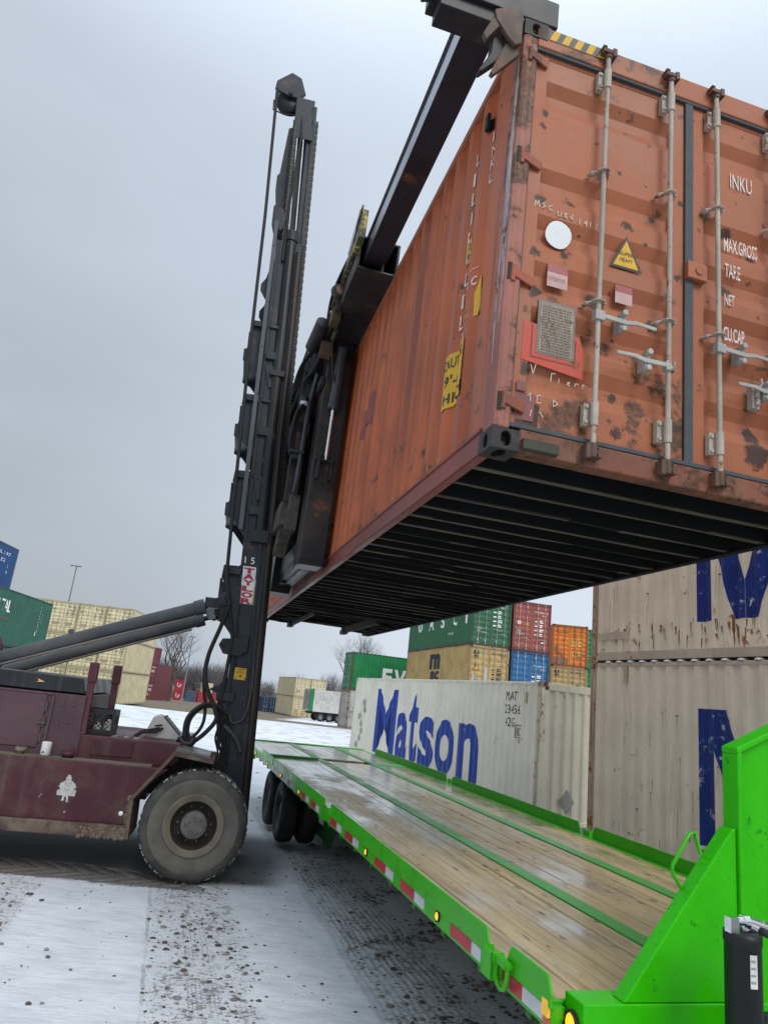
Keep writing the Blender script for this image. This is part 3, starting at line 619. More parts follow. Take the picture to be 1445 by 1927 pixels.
    q.add([fx(.0,1.095),fx(.12,1.06),fx(.24,1.03),fx(.24,1.10),fx(.13,1.345)],[(0,1,4),(1,2,3,4)]); q.build('side_warning_triangle',YEL,root)
    q=MB()
    for i,ch in enumerate('INKU'): fn,cuts=mk(.50,2.38-i*.115); put_text(q,ch,fn,.07 if ch!='I' else .02,.085,.0,0,cuts)
    for i in range(9):
        z=2.42-i*.165; fn,cuts=mk(.80 if i%3 else .79,z); put_text(q,'I' if i%2 else 'L',fn,.018 if i%2 else .045,.11,0,0,cuts)
    fn,cuts=mk(.63,1.30); put_text(q,'i c',fn,.10,.09,0,0,cuts); 
    for a,b,c_,d in ((.66,.62,1.27,1.275),(.66,.655,1.27,1.43),(.66,.52,1.425,1.43)): panel(q,a,b,c_,d)
    panel(q,.70,.62,.98,.985); panel(q,.70,.695,.85,.985); panel(q,.63,.62,.85,.985)
    q.build('side_lettering',WHITEP,root)
    q=MB(); panel(q,3.62,3.25,1.36,1.60); panel(q,3.45,3.20,1.58,1.72); panel(q,3.66,3.5,1.28,1.37); q.build('touch_up_patch',plain('purple_red_patch',(.22,.050,.045),.6),root)
    q=MB(); panel(q,.56,.50,2.50,2.60); q.box(-.012,.50,2.50,.01,.55,2.62); q.build('vent',STEELDK,root)
build_A(A)
# ------------------------------------------------------------------ white containers beyond the trailer
WHB=paint('off_white_container_paint',(.78,.74,.61),.5,rust=.02,rustlow=.02,streak=.28,fade=.08,dirtc=(.34,.31,.26))
WHR=paint('rusty_white_container_paint',(.80,.70,.535),.55,rust=.07,rustlow=.05,streak=.5,fade=.08,dirtc=(.52,.45,.40),rustc=(.16,.062,.02),scale=1.3)
WHF=paint('rust_streaked_post_paint',(.50,.39,.26),.6,rust=.36,slo=.42,streak=.85,fade=.25,dirtc=(.24,.12,.05),rustc=(.13,.060,.024),scale=1.6)
WHF2=paint('cream_rail_paint',(.52,.44,.33),.55,rust=.16,streak=.4,fade=.12,dirtc=(.30,.25,.19),rustc=(.12,.055,.025))
WHB2=paint('off_white_frame_paint',(.74,.70,.57),.55,rust=.14,streak=.35,fade=.1,dirtc=(.34,.28,.2)); WHP=paint('rust_edged_white_post',(.60,.54,.42),.6,rust=.30,streak=.7,slo=.45,fade=.15,dirtc=(.26,.16,.09),rustc=(.13,.055,.02))
SNOWY=paint('snow_dusted_roof',(.74,.77,.80),.8,streak=0,fade=.06)
B_YAW=.337355
def rustposts(root,L,H,ends=(0,),m_=None):
    q=MB()
    for e in ends:
        y0=0 if e==0 else L-.15
        q.box(-.0022,y0+.004,.12,.11,y0+.145,H-.12)
    return q.build('rusty_post',m_ or WHF,root)
B=container('shipping_container','clean white container with its whole blue name showing, behind the green trailer',(3.71335,15.09258,-.065),B_YAW,L40,HC,WHB,frame=WHB2,cast=paint('cream_corner_casting',(.42,.37,.28),.6,rust=.35,streak=.3,scale=2,rustc=(.09,.045,.02)),doors='far',group='white containers with a blue name',roofm=SNOWY,detail=2,dep=.020)
rustposts(B,L40,HC,(0,),WHP)
mkB=side_text(L40,'L',dep=.020)
def name_text(mk,y0,z0,w,h,s,bold=.03):
    def go(mb): fn,cuts=mk(y0,z0); put_text(mb,s,fn,w,h,bold,0,cuts)
    return go
bl=[]
# each letter placed on its own so that the narrow heavy hand-painted look is kept
for ch,a,b_,z0,h in (('M',9.85,8.00,.52,2.02),('a',7.92,6.98,.52,1.36),('t',6.95,6.28,.50,1.98),('s',6.16,5.14,.44,1.42),('o',5.02,3.92,.40,1.46),('n',3.72,2.62,.42,1.42)): bl.append(name_text(mkB,a,z0,a-b_,h,ch,.030 if ch!='M' else .012))
lettering(B,BLUE_T,bl,'name_lettering')
lettering(B,DARK_T,[name_text(mkB,1.46,2.46,.50,.20,'MAT',0),name_text(mkB,1.48,2.17,.66,.20,'23456',0),name_text(mkB,1.44,1.89,.42,.20,'42G',0),name_text(mkB,.92,1.72,.16,.17,'IIC',.01),name_text(mkB,.86,1.56,.1,.09,'70',0)],'number_lettering')
q=MB()
for a,b_,z0,z1 in ((.97,.955,1.68,1.95),(.97,.72,1.935,1.95),(.97,.72,1.68,1.69)): q.box(-.002,b_,z0,.005,a,z1)
q.build('class_mark',DARK_T,B)
q=MB(); q.box(-.014,.55,2.42,.01,.62,2.66); q.build('vent',WHF2,B,bevel=.004)
q=MB(); q.add([(1.22,-.0,.80),(1.42,-.0,.55),(1.22,-.0,.30),(1.02,-.0,.55)],[(0,1,2,3)]); q.xf(Matrix.Translation((-.5,.012,-.02))).build('diamond_placard',paint('faded_placard',(.34,.335,.31),.6,streak=.3,fade=.25,scale=3),B)
q=MB(); rr=random.Random(2)
for i in range(7):     # dark scuffs at the far end of the long side
    yy=11.2+rr.uniform(-.35,.35); zz=.6+i*.24; q.prism([(yy+.18*rr.uniform(.5,1)*math.cos(t),zz+.12*math.sin(t)) for t in [k*math.pi/4 for k in range(8)]],'x',.0005,.0030)
q.build('scuff_mark',paint('scuff_grey',(.38,.37,.32),.7,streak=.5,fade=.2),B)
C1=(3.947313,12.558248,.22)
yw=B_YAW; cdir=Vector((-math.sin(yw),math.cos(yw),0))
def cpos(z): p=Vector((C1[0],C1[1],0))-cdir*L40; return (p.x,p.y,z)
mkC=side_text(L40,'L',dep=.036)
CLOW=container('shipping_container','rusty white container at right under its twin, only a blue M showing above the trailer',cpos(.0),yw,L40,HC+.22,WHR,frame=WHF2,cast=WHF,doors='near',group='white containers with a blue name',roofm=SNOWY,detail=2,dep=.036)
rustposts(CLOW,L40,HC+.22,(1,))
CUP=container('shipping_container','rust-streaked white container stacked on its twin, its blue M cut off by the lifted one',cpos(HC+.225),yw,L40,HC,WHR,frame=WHF2,cast=WHF,doors='near',group='white containers with a blue name',roofm=SNOWY,detail=2,dep=.036)
rustposts(CUP,L40,HC,(1,))
def bigM(y0,z0,h):
    """the stencilled M : stem and slanting strokes, 40 px of it in view"""
    def go(mb):
        def poly(P):
            pts_=side_profile(L40,.036)
            bm=bmesh.new(); f=bm.faces.new([bm.verts.new((a,b,0)) for a,b in P])
            for c in [y0-p[0] for p in pts_]: bmesh.ops.bisect_plane(bm,geom=bm.verts[:]+bm.edges[:]+bm.faces[:],plane_co=(c,0,0),plane_no=(1,0,0),dist=1e-6)
            bm.verts.index_update(); mb.add([(.006+prof_at(pts_,y0-v.co.x)-.004,y0-v.co.x,z0+v.co.y) for v in bm.verts],[tuple(v.index for v in f.verts) for f in bm.faces]); bm.free()
        poly([(0,0),(.27,0),(.27,h),(0,h)]); poly([(.271,h*.70),(.271,h),(.50,h),(.862,h*.30),(.862,0),(.66,0)]); poly([(1.459,h*.70),(1.459,h),(1.23,h),(.866,h*.30),(.866,0),(1.07,0)]); poly([(1.46,0),(1.73,0),(1.73,h),(1.46,h)])
    return go
def restname(y0,z0):
    out_=[]
    x=y0-2.0
    for ch,wd,h in (('a',.95,1.36),('t',.68,1.85),('s',1.0,1.38),('o',1.1,1.4),('n',1.1,1.38)): out_.append(name_text(mkC,x,z0,wd,h,ch,.045)); x-=wd+.14
    return out_
lettering(CLOW,BLUE_W,[bigM(L40-2.47,.64,1.80)]+restname(L40-2.47,.64),'name_lettering')
lettering(CUP,BLUE_W,[bigM(L40-2.47,.555,1.80)]+restname(L40-2.47,.555),'name_lettering')
q=MB(); q.box(-.002,L40-.95,HC-.30,.01,L40-.88,HC-.05); q.xf(Matrix.Translation((0,0,.17))).build('vent',paint('vent_yellow',(.42,.36,.22),.5),CLOW,bevel=.004)
q=MB(); q.box(-.004,L40-1.0,.37,.004,L40-.18,.50); q.build('repair_plate',WHF2,CUP,bevel=.003)
rr=random.Random(9); RUN=paint('bled_rust',(.23,.105,.042),.8,streak=.4,fade=.4,scale=4); pp=side_profile(L40,.036)
for root,zz in ((CLOW,.22),(CUP,0)):      # rust that has run down from chipped edges along the wall
    q=MB()
    def run(yy,zt,l,wq):
        n=6; vs=[]; sl=rr.uniform(-.02,.02)
        for k in range(n+1):
            t=k/n; wk=wq*((1-t)**.7+.12)*rr.uniform(.6,1.35); yc=yy+sl*t
            vs+=[(.006+prof_at(pp,yc-wk)-.0035,yc-wk,zt-l*t),(.006+prof_at(pp,yc+wk)-.0035,yc+wk,zt-l*t)]
        q.add(vs,[(2*k,2*k+1,2*k+3,2*k+2) for k in range(n)])
    for i in range(16):
        yo=L40-.62-i*.278
        for _ in range(5 if root is CUP else 1):
            yy=yo+rr.uniform(-.10,.10); run(yy,zz+(rr.uniform(.30,.62) if root is CUP else rr.uniform(.4,2.5)),rr.uniform(.03,.20),rr.uniform(.003,.016))
        if rr.random()<.6:
            yy=yo+rr.uniform(-.08,.08); z_=zz+rr.uniform(.35,2.2); run(yy,z_,rr.uniform(.012,.03),rr.uniform(.012,.03)); run(yy,z_-.01,rr.uniform(.1,.3),.0025)
    if root is CUP: run(L40-3.1,.62,.42,.022); run(L40-3.17,.46,.28,.03); run(L40-1.55,.42,.25,.024); run(L40-2.1,.45,.2,.02)
    q.build('rust_streak',RUN,root)['kind']='stuff'
    q=MB()
    for i in range(34):
        yy=L40-rr.uniform(.3,5); z_=zz+rr.uniform(.3,2.5); run(yy,z_,rr.uniform(.1,.8),rr.uniform(.0015,.004))
    q.build('hairline_crack',plain('grime_line',(.13,.11,.095),.8) if 'gl' not in _C else _C['gl'],root)['kind']='stuff'; _C.setdefault('gl',bpy.data.materials['grime_line'])
# snow lying on the lower container's roof edge
q=MB()
for i in range(17): yy=L40-.45-i*.278; q.lathe([(.075,0),(.07,.018),(.04,.034),(.0,.04)],(.05,yy,HC+.212),(0,0,1),8)
q.build('snow_clump',SNOWY,CLOW)
# ------------------------------------------------------------------ the coloured stack behind
def cp(name,c,**k): return paint(name,c,.5,rust=k.pop('rust',.12),streak=k.pop('streak',.3),fade=.15,**k)
GRN=cp('dark_green_paint',(.030,.125,.058)); TAN=cp('tan_yellow_paint',(.44,.30,.115)); BRN=cp('brick_red_paint',(.30,.080,.060)); BLU=cp('mid_blue_paint',(.022,.12,.27)); ORN=cp('bright_orange_paint',(.68,.19,.025)); EVG=cp('bright_green_paint',(.012,.20,.065)); CRM=cp('cream_paint',(.62,.55,.36),rust=.02,streak=.10); MAR=cp('maroon_paint',(.155,.040,.048),rust=.05); CAPG=cp('bottle_green_paint',(.030,.115,.075),rust=.06); CBL=cp('cobalt_paint',(.020,.075,.21),rust=.06); CRD=cp('signal_red_paint',(.36,.035,.05),rust=.05); GRW=cp('grey_white_paint',(.50,.50,.47),rust=.2,rustc=(.12,.06,.03)); GRB=cp('slate_blue_paint',(.06,.10,.16),rust=.05)
DKF=paint('dark_rusted_frame',(.035,.030,.028),.6,rust=.4,streak=.3)
DKR=plain('grey_rod',(.30,.29,.28),.5)
MY=R(13.7); mx=Vector((math.cos(MY),math.sin(MY),0)); my=Vector((-math.sin(MY),math.cos(MY),0)); MO=Vector((5.74,40.31,0))
def mpos(a,b,z): p=MO+mx*a+my*b; return (p.x,p.y,z)
Z1,Z2,Z3=0,HC,2*HC
def rows(x0,z0,w,lines,h=.09,seed=1):
    rr=random.Random(seed); o=[]
    for i,l in enumerate(lines): o.append(door_text(l,x0,z0-i*h*1.9,w*len(l)/9,h,.0))
    return o
def num_block(x,z,s=1):   # the usual columns of weights, too small to read : short dashes
    o=[]
    rr=random.Random(int(x*100+z*10))
    for i in range(4):
        o.append(rect(x,z-i*.26*s,x+.20*s,z-i*.26*s+.07*s)); 
        for k in range(2): o.append(rect(x+.30*s,z-i*.26*s+.10*k*s-.03,x+.30*s+rr.uniform(.18,.30)*s,z-i*.26*s+.10*k*s+.03*s))
    return o
for z,lab,mat,a in ((Z1,'tan container at the foot of the stack under another tan one',TAN,0),(Z1,'blue container on the ground under another blue one',BLU,1)):
    pass
GRP='coloured containers stacked behind the white row'
u1=container('shipping_container','tan container with a large dark m on its side, under the dark green one',mpos(0,0,Z2),MY,L40,HC,TAN,frame=paint('tan_frame',(.30,.19,.09),.5,rust=.3,streak=.3),cast=DKF,group=GRP,rod=DKR)
u0=container('shipping_container','tan container at ground level carrying the green and tan stack',mpos(0,0,Z1),MY,L40,HC,TAN,frame=TAN,cast=DKF,group=GRP,detail=0,rod=DKR)
u2=container('shipping_container','dark green container with widely spaced white letters on its side',mpos(0,0,Z3),MY,L40,HC,GRN,frame=cp('green_frame',(.02,.075,.04),rust=.25),cast=DKF,group=GRP,rod=GALV)
r0=container('shipping_container','blue container at ground level under another blue one behind the white container',mpos(CW+.12,0,Z1),MY,L40,HC,BLU,frame=BLU,cast=DKF,group=GRP,detail=0,rod=DKR)
r1=container('shipping_container','mid blue container under the brick red one',mpos(CW+.12,0,Z2),MY,L40,HC,BLU,frame=cp('blue_frame',(.02,.06,.13)),cast=DKF,group=GRP,rod=GALV)
r2=container('shipping_container','brick red container on top of a blue one',mpos(CW+.12,0,Z3-.0),MY,L40,HC,BRN,frame=cp('brick_frame',(.15,.045,.04)),cast=DKF,group=GRP,rod=GALV)
o0=container('shipping_container','tan container at ground level under the orange and tan pair',(12.66,49.10,Z1),R(-6.4),L40,HC,TAN,frame=TAN,cast=DKF,group=GRP,detail=0,rod=DKR)
o1=container('shipping_container','tan container under the bright orange one, black m mark on its door',(12.66,49.10,Z2),R(-6.4),L40,HC,TAN,frame=cp('tan_rail',(.34,.22,.09)),cast=DKF,group=GRP,rod=DKR)
o2=container('shipping_container','bright orange container on a tan one',(12.66,49.10,Z3-.06),R(-6.4),L40,HC,ORN,frame=cp('orange_frame',(.30,.09,.02)),cast=DKF,group=GRP,rod=plain('dark_rod',(.16,.12,.09),.5))
g3=[container('shipping_container',l,(15.25,50.6,z),R(-6.4),L40,HC,EVG if z else GRN,frame=GRN,cast=DKF,group=GRP,detail=0) for z,l in ((Z1,'green container at ground level behind the orange stack'),(Z2,'green container in the middle behind the orange stack'),(Z3,'green container edge showing right of the bright orange one'))]
mkM=side_text(L40,'L')
lettering(u2,WHITE_T,[name_text(mkM,a,1.25,w_,.85,c,.02) for c,a,w_ in (('U',10.05,.75),('A',7.75,.95),('S',5.45,.75),('C',3.15,.70),('I',1.10,.30))]+[name_text(mkM,3.9,.72,.95,.12,'UASC.COM',.0) if False else name_text(mkM,3.9,.72,.95,.13,'MUSCLE',0)],'side_lettering')
lettering(u2,WHITE_T,[door_text('UASU 1980826',1.32,2.42,.85,.10),door_text('45G1',1.75,2.24,.3,.09)]+num_block(1.30,1.95),'door_lettering')
lettering(u2,plain('plate_grey',(.30,.27,.24),.6),[rect(.32,.75,.56,1.05)],'data_plate')
MSCD=plain('msc_dark_lettering',(.018,.022,.030),.6)
lettering(u1,MSCD,[name_text(mkM,7.0,1.55,2.05,1.0,'m',.06),name_text(mkM,6.75,.85,.85,.6,'s',.05),name_text(mkM,5.85,.85,.85,.6,'c',.05)],'side_lettering')
for q_,dy in ((u1,0),(o1,0)):
    lettering(q_,MSCD,[door_text('m',.26,2.38,.30,.22,.04),door_text('sc',.28,2.18,.28,.15,.04),door_text('MEDU 852056 8',1.36,2.45,.85,.09),door_text('45G1',1.9,2.28,.28,.09)]+num_block(1.40,1.55),'door_lettering')
lettering(u1,YEL,[lambda mb: mb.prism([(.28,1.50),(.60,1.50),(.44,1.80)],'y',.020,.022)],'warning_triangle')
lettering(u1,plain('black_outline',(.03,.03,.03),.6),[lambda mb: mb.prism([(.22,1.47),(.66,1.47),(.44,1.87)],'y',.0225,.0235)],'triangle_border')
lettering(u1,plain('pale_sticker',(.42,.40,.37),.6),[rect(.95,.8,1.12,1.7)],'sticker'); lettering(u1,bpy.data.materials['pale_sticker'],[rect(.22,.8,.45,1.2)],'data_plate')
lettering(r2,WHITE_T,[door_text('TRLU 654321 8',1.38,2.30,.85,.10),door_text('45G1',1.85,2.12,.28,.09)]+num_block(1.40,1.75)+[rect(1.85,.55,2.1,.62)],'door_lettering')
lettering(r2,WHITE_T,[lambda mb: mb.prism([(.40+.11*math.cos(t),1.62+.13*math.sin(t)) for t in [i*math.pi/8 for i in range(16)]],'y',.019,.021)],'round_sticker')
lettering(r2,plain('tri_orange',(.62,.30,.03),.5),[lambda mb: mb.prism([(.78,1.50),(1.02,1.50),(.90,1.74)],'y',.019,.021)],'warning_triangle')
lettering(r2,plain('plate_grey2',(.32,.26,.24),.6),[rect(.28,.85,.52,1.22)],'data_plate')
lettering(r1,WHITE_T,[door_text('TRHU 484036 7',1.42,2.05,.82,.10),door_text('45G1',1.9,1.88,.25,.09)]+num_block(1.36,1.45)+[lambda mb: mb.prism([(.34+.10*math.cos(t),.98+.12*math.sin(t)) for t in [i*math.pi/8 for i in range(16)]],'y',.019,.021)],'door_lettering')
lettering(r1,YEL,[lambda mb: mb.prism([(.68,.85),(.98,.85),(.83,1.1)],'y',.019,.021)],'warning_triangle')
lettering(o2,DARK_T,[door_text('Hapag-Lloyd',.24,2.28,.85,.13,.015),door_text('HLBU 191057 3',1.42,2.22,.82,.10),door_text('45G1',1.45,2.02,.28,.09)],'door_lettering')
lettering(o2,plain('pale_yellow_block',(.66,.38,.10),.6),[rect(1.36+i*.40,z,1.66+i*.40,z+.17) for z in (1.65,1.42,.95,.72) for i in range(2)]+[lambda mb: mb.prism([(.78,1.60),(1.0,1.60),(.89,1.85)],'y',.019,.021)],'weight_panel')
lettering(o2,plain('plate_brown',(.22,.13,.08),.6),[rect(.22,1.0,.45,1.35)],'data_plate'); lettering(o2,bpy.data.materials['plate_brown'],[rect(.08,.20,1.1,.62)],'rust_patch')
# ------------------------------------------------------------------ green over white, end of the next row
ey=R(-74); E0=Vector((-1.17,55.49,0)); ex=Vector((math.cos(ey),math.sin(ey),0)); ep_=E0-ex*CW
ev0=container('shipping_container','rusty grey white container under the bright green one by the snow field',(ep_.x,ep_.y,-.17),ey,L40,HC,GRW,frame=paint('rusty_grey_frame',(.30,.24,.19),.6,rust=.5,streak=.4,rustc=(.10,.045,.02)),cast=DKF,detail=0,rod=plain('grey_rod2',(.36,.35,.33),.5),group='two-high stack beside the snow field')
ev1=container('shipping_container','bright green container with large white EV letters, on a rusty white one',(ep_.x,ep_.y,-.17+HC),ey,L40,HC,EVG,frame=cp('ev_frame',(.05,.09,.05),rust=.35),cast=DKF,detail=0,rod=plain('pale_green_rod',(.30,.42,.34),.5),group='two-high stack beside the snow field')
mkR=side_text(L40,'R')
lettering(ev1,WHITE_T,[name_text(mkR,2.55,.55,.80,1.35,'E',.04),name_text(mkR,3.50,.55,1.0,1.35,'V',.04),name_text(mkR,4.7,.55,.8,1.35,'E',.04),name_text(mkR,5.7,.55,.8,1.35,'R',.04)],'side_lettering')
# ------------------------------------------------------------------ cream block, three high
cy=R(5.1); C0=Vector((-22.07,65.77,0)); cx=Vector((math.cos(cy),math.sin(cy),0))
CF=paint('cream_frame',(.40,.35,.22),.5,rust=.1,streak=.2); CR=plain('drab_grey_rod',(.36,.32,.23),.5)  # rods in a drab tone, darker than the cream
ROWN=('bottom','middle','top'); COLN=('at the right end, its long side showing','second from the right end','third from the right end','half hidden by the green stack')
for k in range(4):
    for j in range(3):
        p=C0-cx*(CW+k*2.49)
        c_=container('shipping_container','cream container, %s row, %s'%(ROWN[j],COLN[k]),(p.x,p.y,-.74+j*HC),cy,L40,HC,CRM,frame=CF,cast=DKF,detail=0,rod=CR,group='cream containers stacked three high')
        rr=random.Random(k*7+j)
        it=[rect(.20,2.05,.42,2.2),rect(1.5,2.35,1.75,2.45),rect(1.9,2.33,2.2,2.45),rect(2.05,2.18,2.2,2.27)]+[rect(1.42,2.0-i*.2,1.62,2.06-i*.2) for i in range(3)]+[rect(1.80,2.0-i*.2,2.2,2.08-i*.2) for i in range(3)]
        lettering(c_,plain('cream_print',(.26,.24,.19),.6) if 'cpn' not in _C else _C['cpn'],it,'door_lettering'); _C.setdefault('cpn',bpy.data.materials['cream_print'])
        if j==2 and k==3 or (j==2 and k==2 and False): lettering(c_,plain('amber_placard',(.55,.30,.02),.6),[rect(.45,.55,.85,.85),rect(1.45,.55,1.85,.85)],'placard')
# maroon stacks beyond the cream block
ky=R(3.5); K0=Vector((-33.63,116.53,0)); kx=Vector((math.cos(ky),math.sin(ky),0)); MRR=plain('pink_grey_rod',(.34,.20,.20),.5)
for k,n_,nm in ((0,2,'with its doors showing'),(1,3,'beside the cream block')):
    for j in range(n_):
        p=K0-kx*(CW+k*2.5)
        lab=('maroon container %s, %s'%(nm,('lower of the pair','upper of the pair')[j])) if k==0 else 'maroon container next to the cream block, %s of three'%(('lowest','middle','topmost')[j])
        c_=container('shipping_container',lab,(p.x,p.y,-1.62+j*HC),ky,L40,HC,MAR,frame=MAR,cast=DKF,detail=0,rod=MRR,group='maroon stacks beyond the cream block',roofm=SNOWY)
        lettering(c_,plain('pink_print',(.5,.4,.4),.6) if 'pp' not in _C else _C['pp'],[rect(1.5,2.2,2.2,2.4),rect(1.5,1.5,2.1,1.9)],'door_lettering'); _C.setdefault('pp',bpy.data.materials['pink_print'])
        if k==0 and j==0: lettering(c_,YEL,[rect(1.4,.7,1.75,1.15)],'placard')
# green pair and blue container at the left edge
gy=R(4.2); GX=Vector((math.cos(gy),math.sin(gy),0)); GP=Vector((-18.26,30.38,0))-GX*CW
zb=2.74-HC
ga=container('shipping_container','dark green container under its twin behind the maroon loader',(GP.x,GP.y,zb),gy,L40,HC,CAPG,frame=cp('bottle_frame',(.02,.06,.045)),cast=DKF,detail=0,group='green and blue stack at the left edge')
gb=container('shipping_container','dark green container with white capital letters ending in ITAL',(GP.x,GP.y,2.74),gy,L40,HC,CAPG,frame=cp('bottle_frame2',(.02,.06,.045)),cast=DKF,detail=0,group='green and blue stack at the left edge')
lettering(gb,WHITE_T,[name_text(mkR,3.83+i*.40,1.74,.33 if c!='I' else .12,.60,c,.012) for i,c in enumerate('CAPITAL')]+[name_text(mkR,10.55,2.42-i*.17,.14,.12,c,0) for i,c in enumerate('CAXU94026')]+[name_text(mkR,10.95,2.05-i*.14,.1,.10,c,0) for i,c in enumerate('4562')]+[name_text(mkR,10.35,.85,.16,.22,'I',.02)],'side_lettering')
q=MB(); q.box(CW-.004,3.4,1.36,CW-.001,6.5,1.40); q.build('red_rule',REDP,gb)
BP=Vector((-23.49,30.20,0))
bb=[container('shipping_container',l,(BP.x,BP.y,z),gy,L40,HC,mt_,frame=GRB,cast=DKF,detail=0,group='green and blue stack at the left edge') for z,mt_,l in ((0,GRB,'slate blue container on the ground behind the green pair'),(HC,GRB,'slate blue container under the cobalt blue one behind the green pair'),(2*HC,CBL,'cobalt blue container, highest at the left edge of the photo'))]
lettering(bb[2],WHITE_T,[name_text(mkR,9.2+i*.36,2.25,.20,.20,c,0) for i,c in enumerate('WNU397')]+[name_text(mkR,10.1+i*.36,1.85,.2,.2,c,0) for i,c in enumerate('22')]+[name_text(mkR,11.1,1.55-i*.33,.2,.2,c,0) for i,c in enumerate('70')],'side_lettering')
# ------------------------------------------------------------------ small far things
FG='containers far across the yard'
def far(label,x,y,z,yaw,L,mat,rod=None,group=FG): return container('shipping_container',label,(x,y,z),yaw,L,HS,mat,frame=mat,cast=mat,detail=0,rod=rod or mat,group=group)
fy=R(18.9); fx_=Vector((math.cos(fy),math.sin(fy),0)); F0_=Vector((-10.55,109.73,0))
for k in range(2):
    for j in range(2):
        p=F0_+fx_*(k*2.5)
        c_=container('shipping_container','far cream container %s, %s the grey semitrailer'%(('below','on top')[j],('left of','directly behind')[k]),(p.x,p.y,-1.42+j*HC),fy,L40,HC,CRM,frame=CF,cast=CF,detail=0,rod=CR,group='cream containers far behind the trailer')
        if j==0: lettering(c_,plain('far_amber',(.5,.32,.05),.6) if 'fa' not in _C else _C['fa'],[rect(.3,.35,1.0,.6),rect(1.4,.35,2.1,.6)],'placard'); _C.setdefault('fa',bpy.data.materials['far_amber'])
for j in range(2):
    c_=far('far red container with pale Lx letters, %s of two'%('lower','upper')[j],-48.3,185,-3.05+j*HS,R(12),L20,CRD)
    lettering(c_,plain('pink_white',(.7,.6,.6),.6) if 'pw' not in _C else _C['pw'],[door_text('Lx',.65,.75,1.15,1.1,.03,.0)],'lettering'); _C.setdefault('pw',bpy.data.materials['pink_white'])
far('small slate blue container right of the far red pair',-45.4,186,-3.0,R(12),L20,GRB)
for i,t_ in enumerate(('left','middle','right')): far('far red container on the grass, %s of a row of three'%t_,-46.0+i*2.62,191,-3.05,R(10),L20,CRD,plain('pale_red_rod',(.5,.25,.25),.5) if 'pr' not in _C else _C['pr']); _C.setdefault('pr',bpy.data.materials['pale_red_rod'])
far('far tan container standing on the ground by the red row',-40.2,193.5,-3.1,R(20),L20,CRM); far('far tan container resting on another by the red row',-42.9,194,-3.1+HS,R(20),L40/2,CRM); far('far tan container under the overhang of the upper one',-42.9,194,-3.1,R(20),L20,CRM)
far('far dull red container behind the loader hoses',-28.3,150,-2.25,R(10),L20,CRD)
BLRD=plain('pale_blue_rod',(.35,.42,.5),.5)
far('far navy container left of the cream pair',-17.4,126,-1.75,R(15),L20,cp('navy_paint',(.018,.045,.10)),BLRD); far('far navy container beside the cream pair',-14.75,126.6,-1.75,R(15),L20,cp('navy_paint2',(.018,.045,.10)),BLRD)
q=MB(); q.bar((-17.75,122,-1.6),(-17.75,122,.85),.35,.35); q.box(-17.95,121.8,-1.62,-17.5,122.2,-1.4); tag(q.build('post',plain('cream_post_paint',(.6,.58,.5),.6),bevel=.02),'short pale post in the snow field beside the navy containers','post')
# grey semitrailer box on wheels
sy_=R(-20.7); st=thing('semitrailer','grey box semitrailer with a green front edge and black wheels','semitrailer',(-7.9,96.5,-1.2),R(-65))
q=MB(); q.box(0,0,1.15,2.5,12,3.95); n=24
for i in range(n): q.box(2.5,.3+i*.49,1.3,2.525,.36+i*.49,3.85)
q.build('box_body',GRW,st,bevel=.02)
q=MB(); q.box(2.44,-.05,1.15,2.56,.45,3.98); q.build('corner_edge',EVG,st)
q=MB(); 
for i in range(6): q.box(.3+i*.38,-.03,1.4,.36+i*.38,.01,3.8)
q.build('end_rib',plain('dark_rib',(.10,.10,.10),.6),st)
q=MB(); q.box(.4,.3,.85,2.1,11.8,1.15); q.build('chassis',STEELDK,st)
q=MB(); q.box(1.9,8.8,.0,2.1,9.0,1.0); q.box(.4,8.8,.0,.6,9.0,1.0); q.build('landing_leg',GRW,st)
for yy in (1.7,2.95,4.2):
    for xx in (.15,2.1):
        q=MB(); q.lathe([(0,0),(.3,0),(.45,.03),(.52,.06),(.52,.30),(.45,.33),(0,.33)],(xx,yy,.52),(1,0,0),20); wq=q.build('wheel',BLACK,st)
        q=MB(); q.lathe([(0,.0),(.28,.0),(.30,.05)],(xx+.335,yy,.52),(1,0,0),16); q.build('rim',plain('grey_rim',(.16,.16,.16),.5) if 'gr' not in _C else _C['gr'],wq); _C.setdefault('gr',bpy.data.materials['grey_rim'])
# light masts
def light_mast(x,y,h,label,heads=2):
    t=thing('light_pole',label,'light pole',(x,y,G(x,y)),R(8))
    q=MB(); q.tube([(0,0,0),(0,0,h)],[.20,.10],10); q.box(-.4,-.4,0,.4,.4,.5); q.build('pole',plain('galvanised_pole',(.20,.21,.22),.5),t)
    q=MB(); q.bar((-.9,0,h),(.9,0,h),.10,.10); q.build('cross_arm',STEELDK,t)
    for i in range(heads):
        for s_ in (-1,1):
            q=MB(); x0=s_*(.35+.45*i); q.bar((x0,-.12,h+.02),(x0,-.75,h-.14),.34,.10); q.build('lamp_head',STEELDK,t)
    return t
light_mast(-55.9,130,22.2,'tall light pole with a double lamp head above the cream stack')
light_mast(-44.6,180,15.8,'far slim light pole standing among bare branches',1)
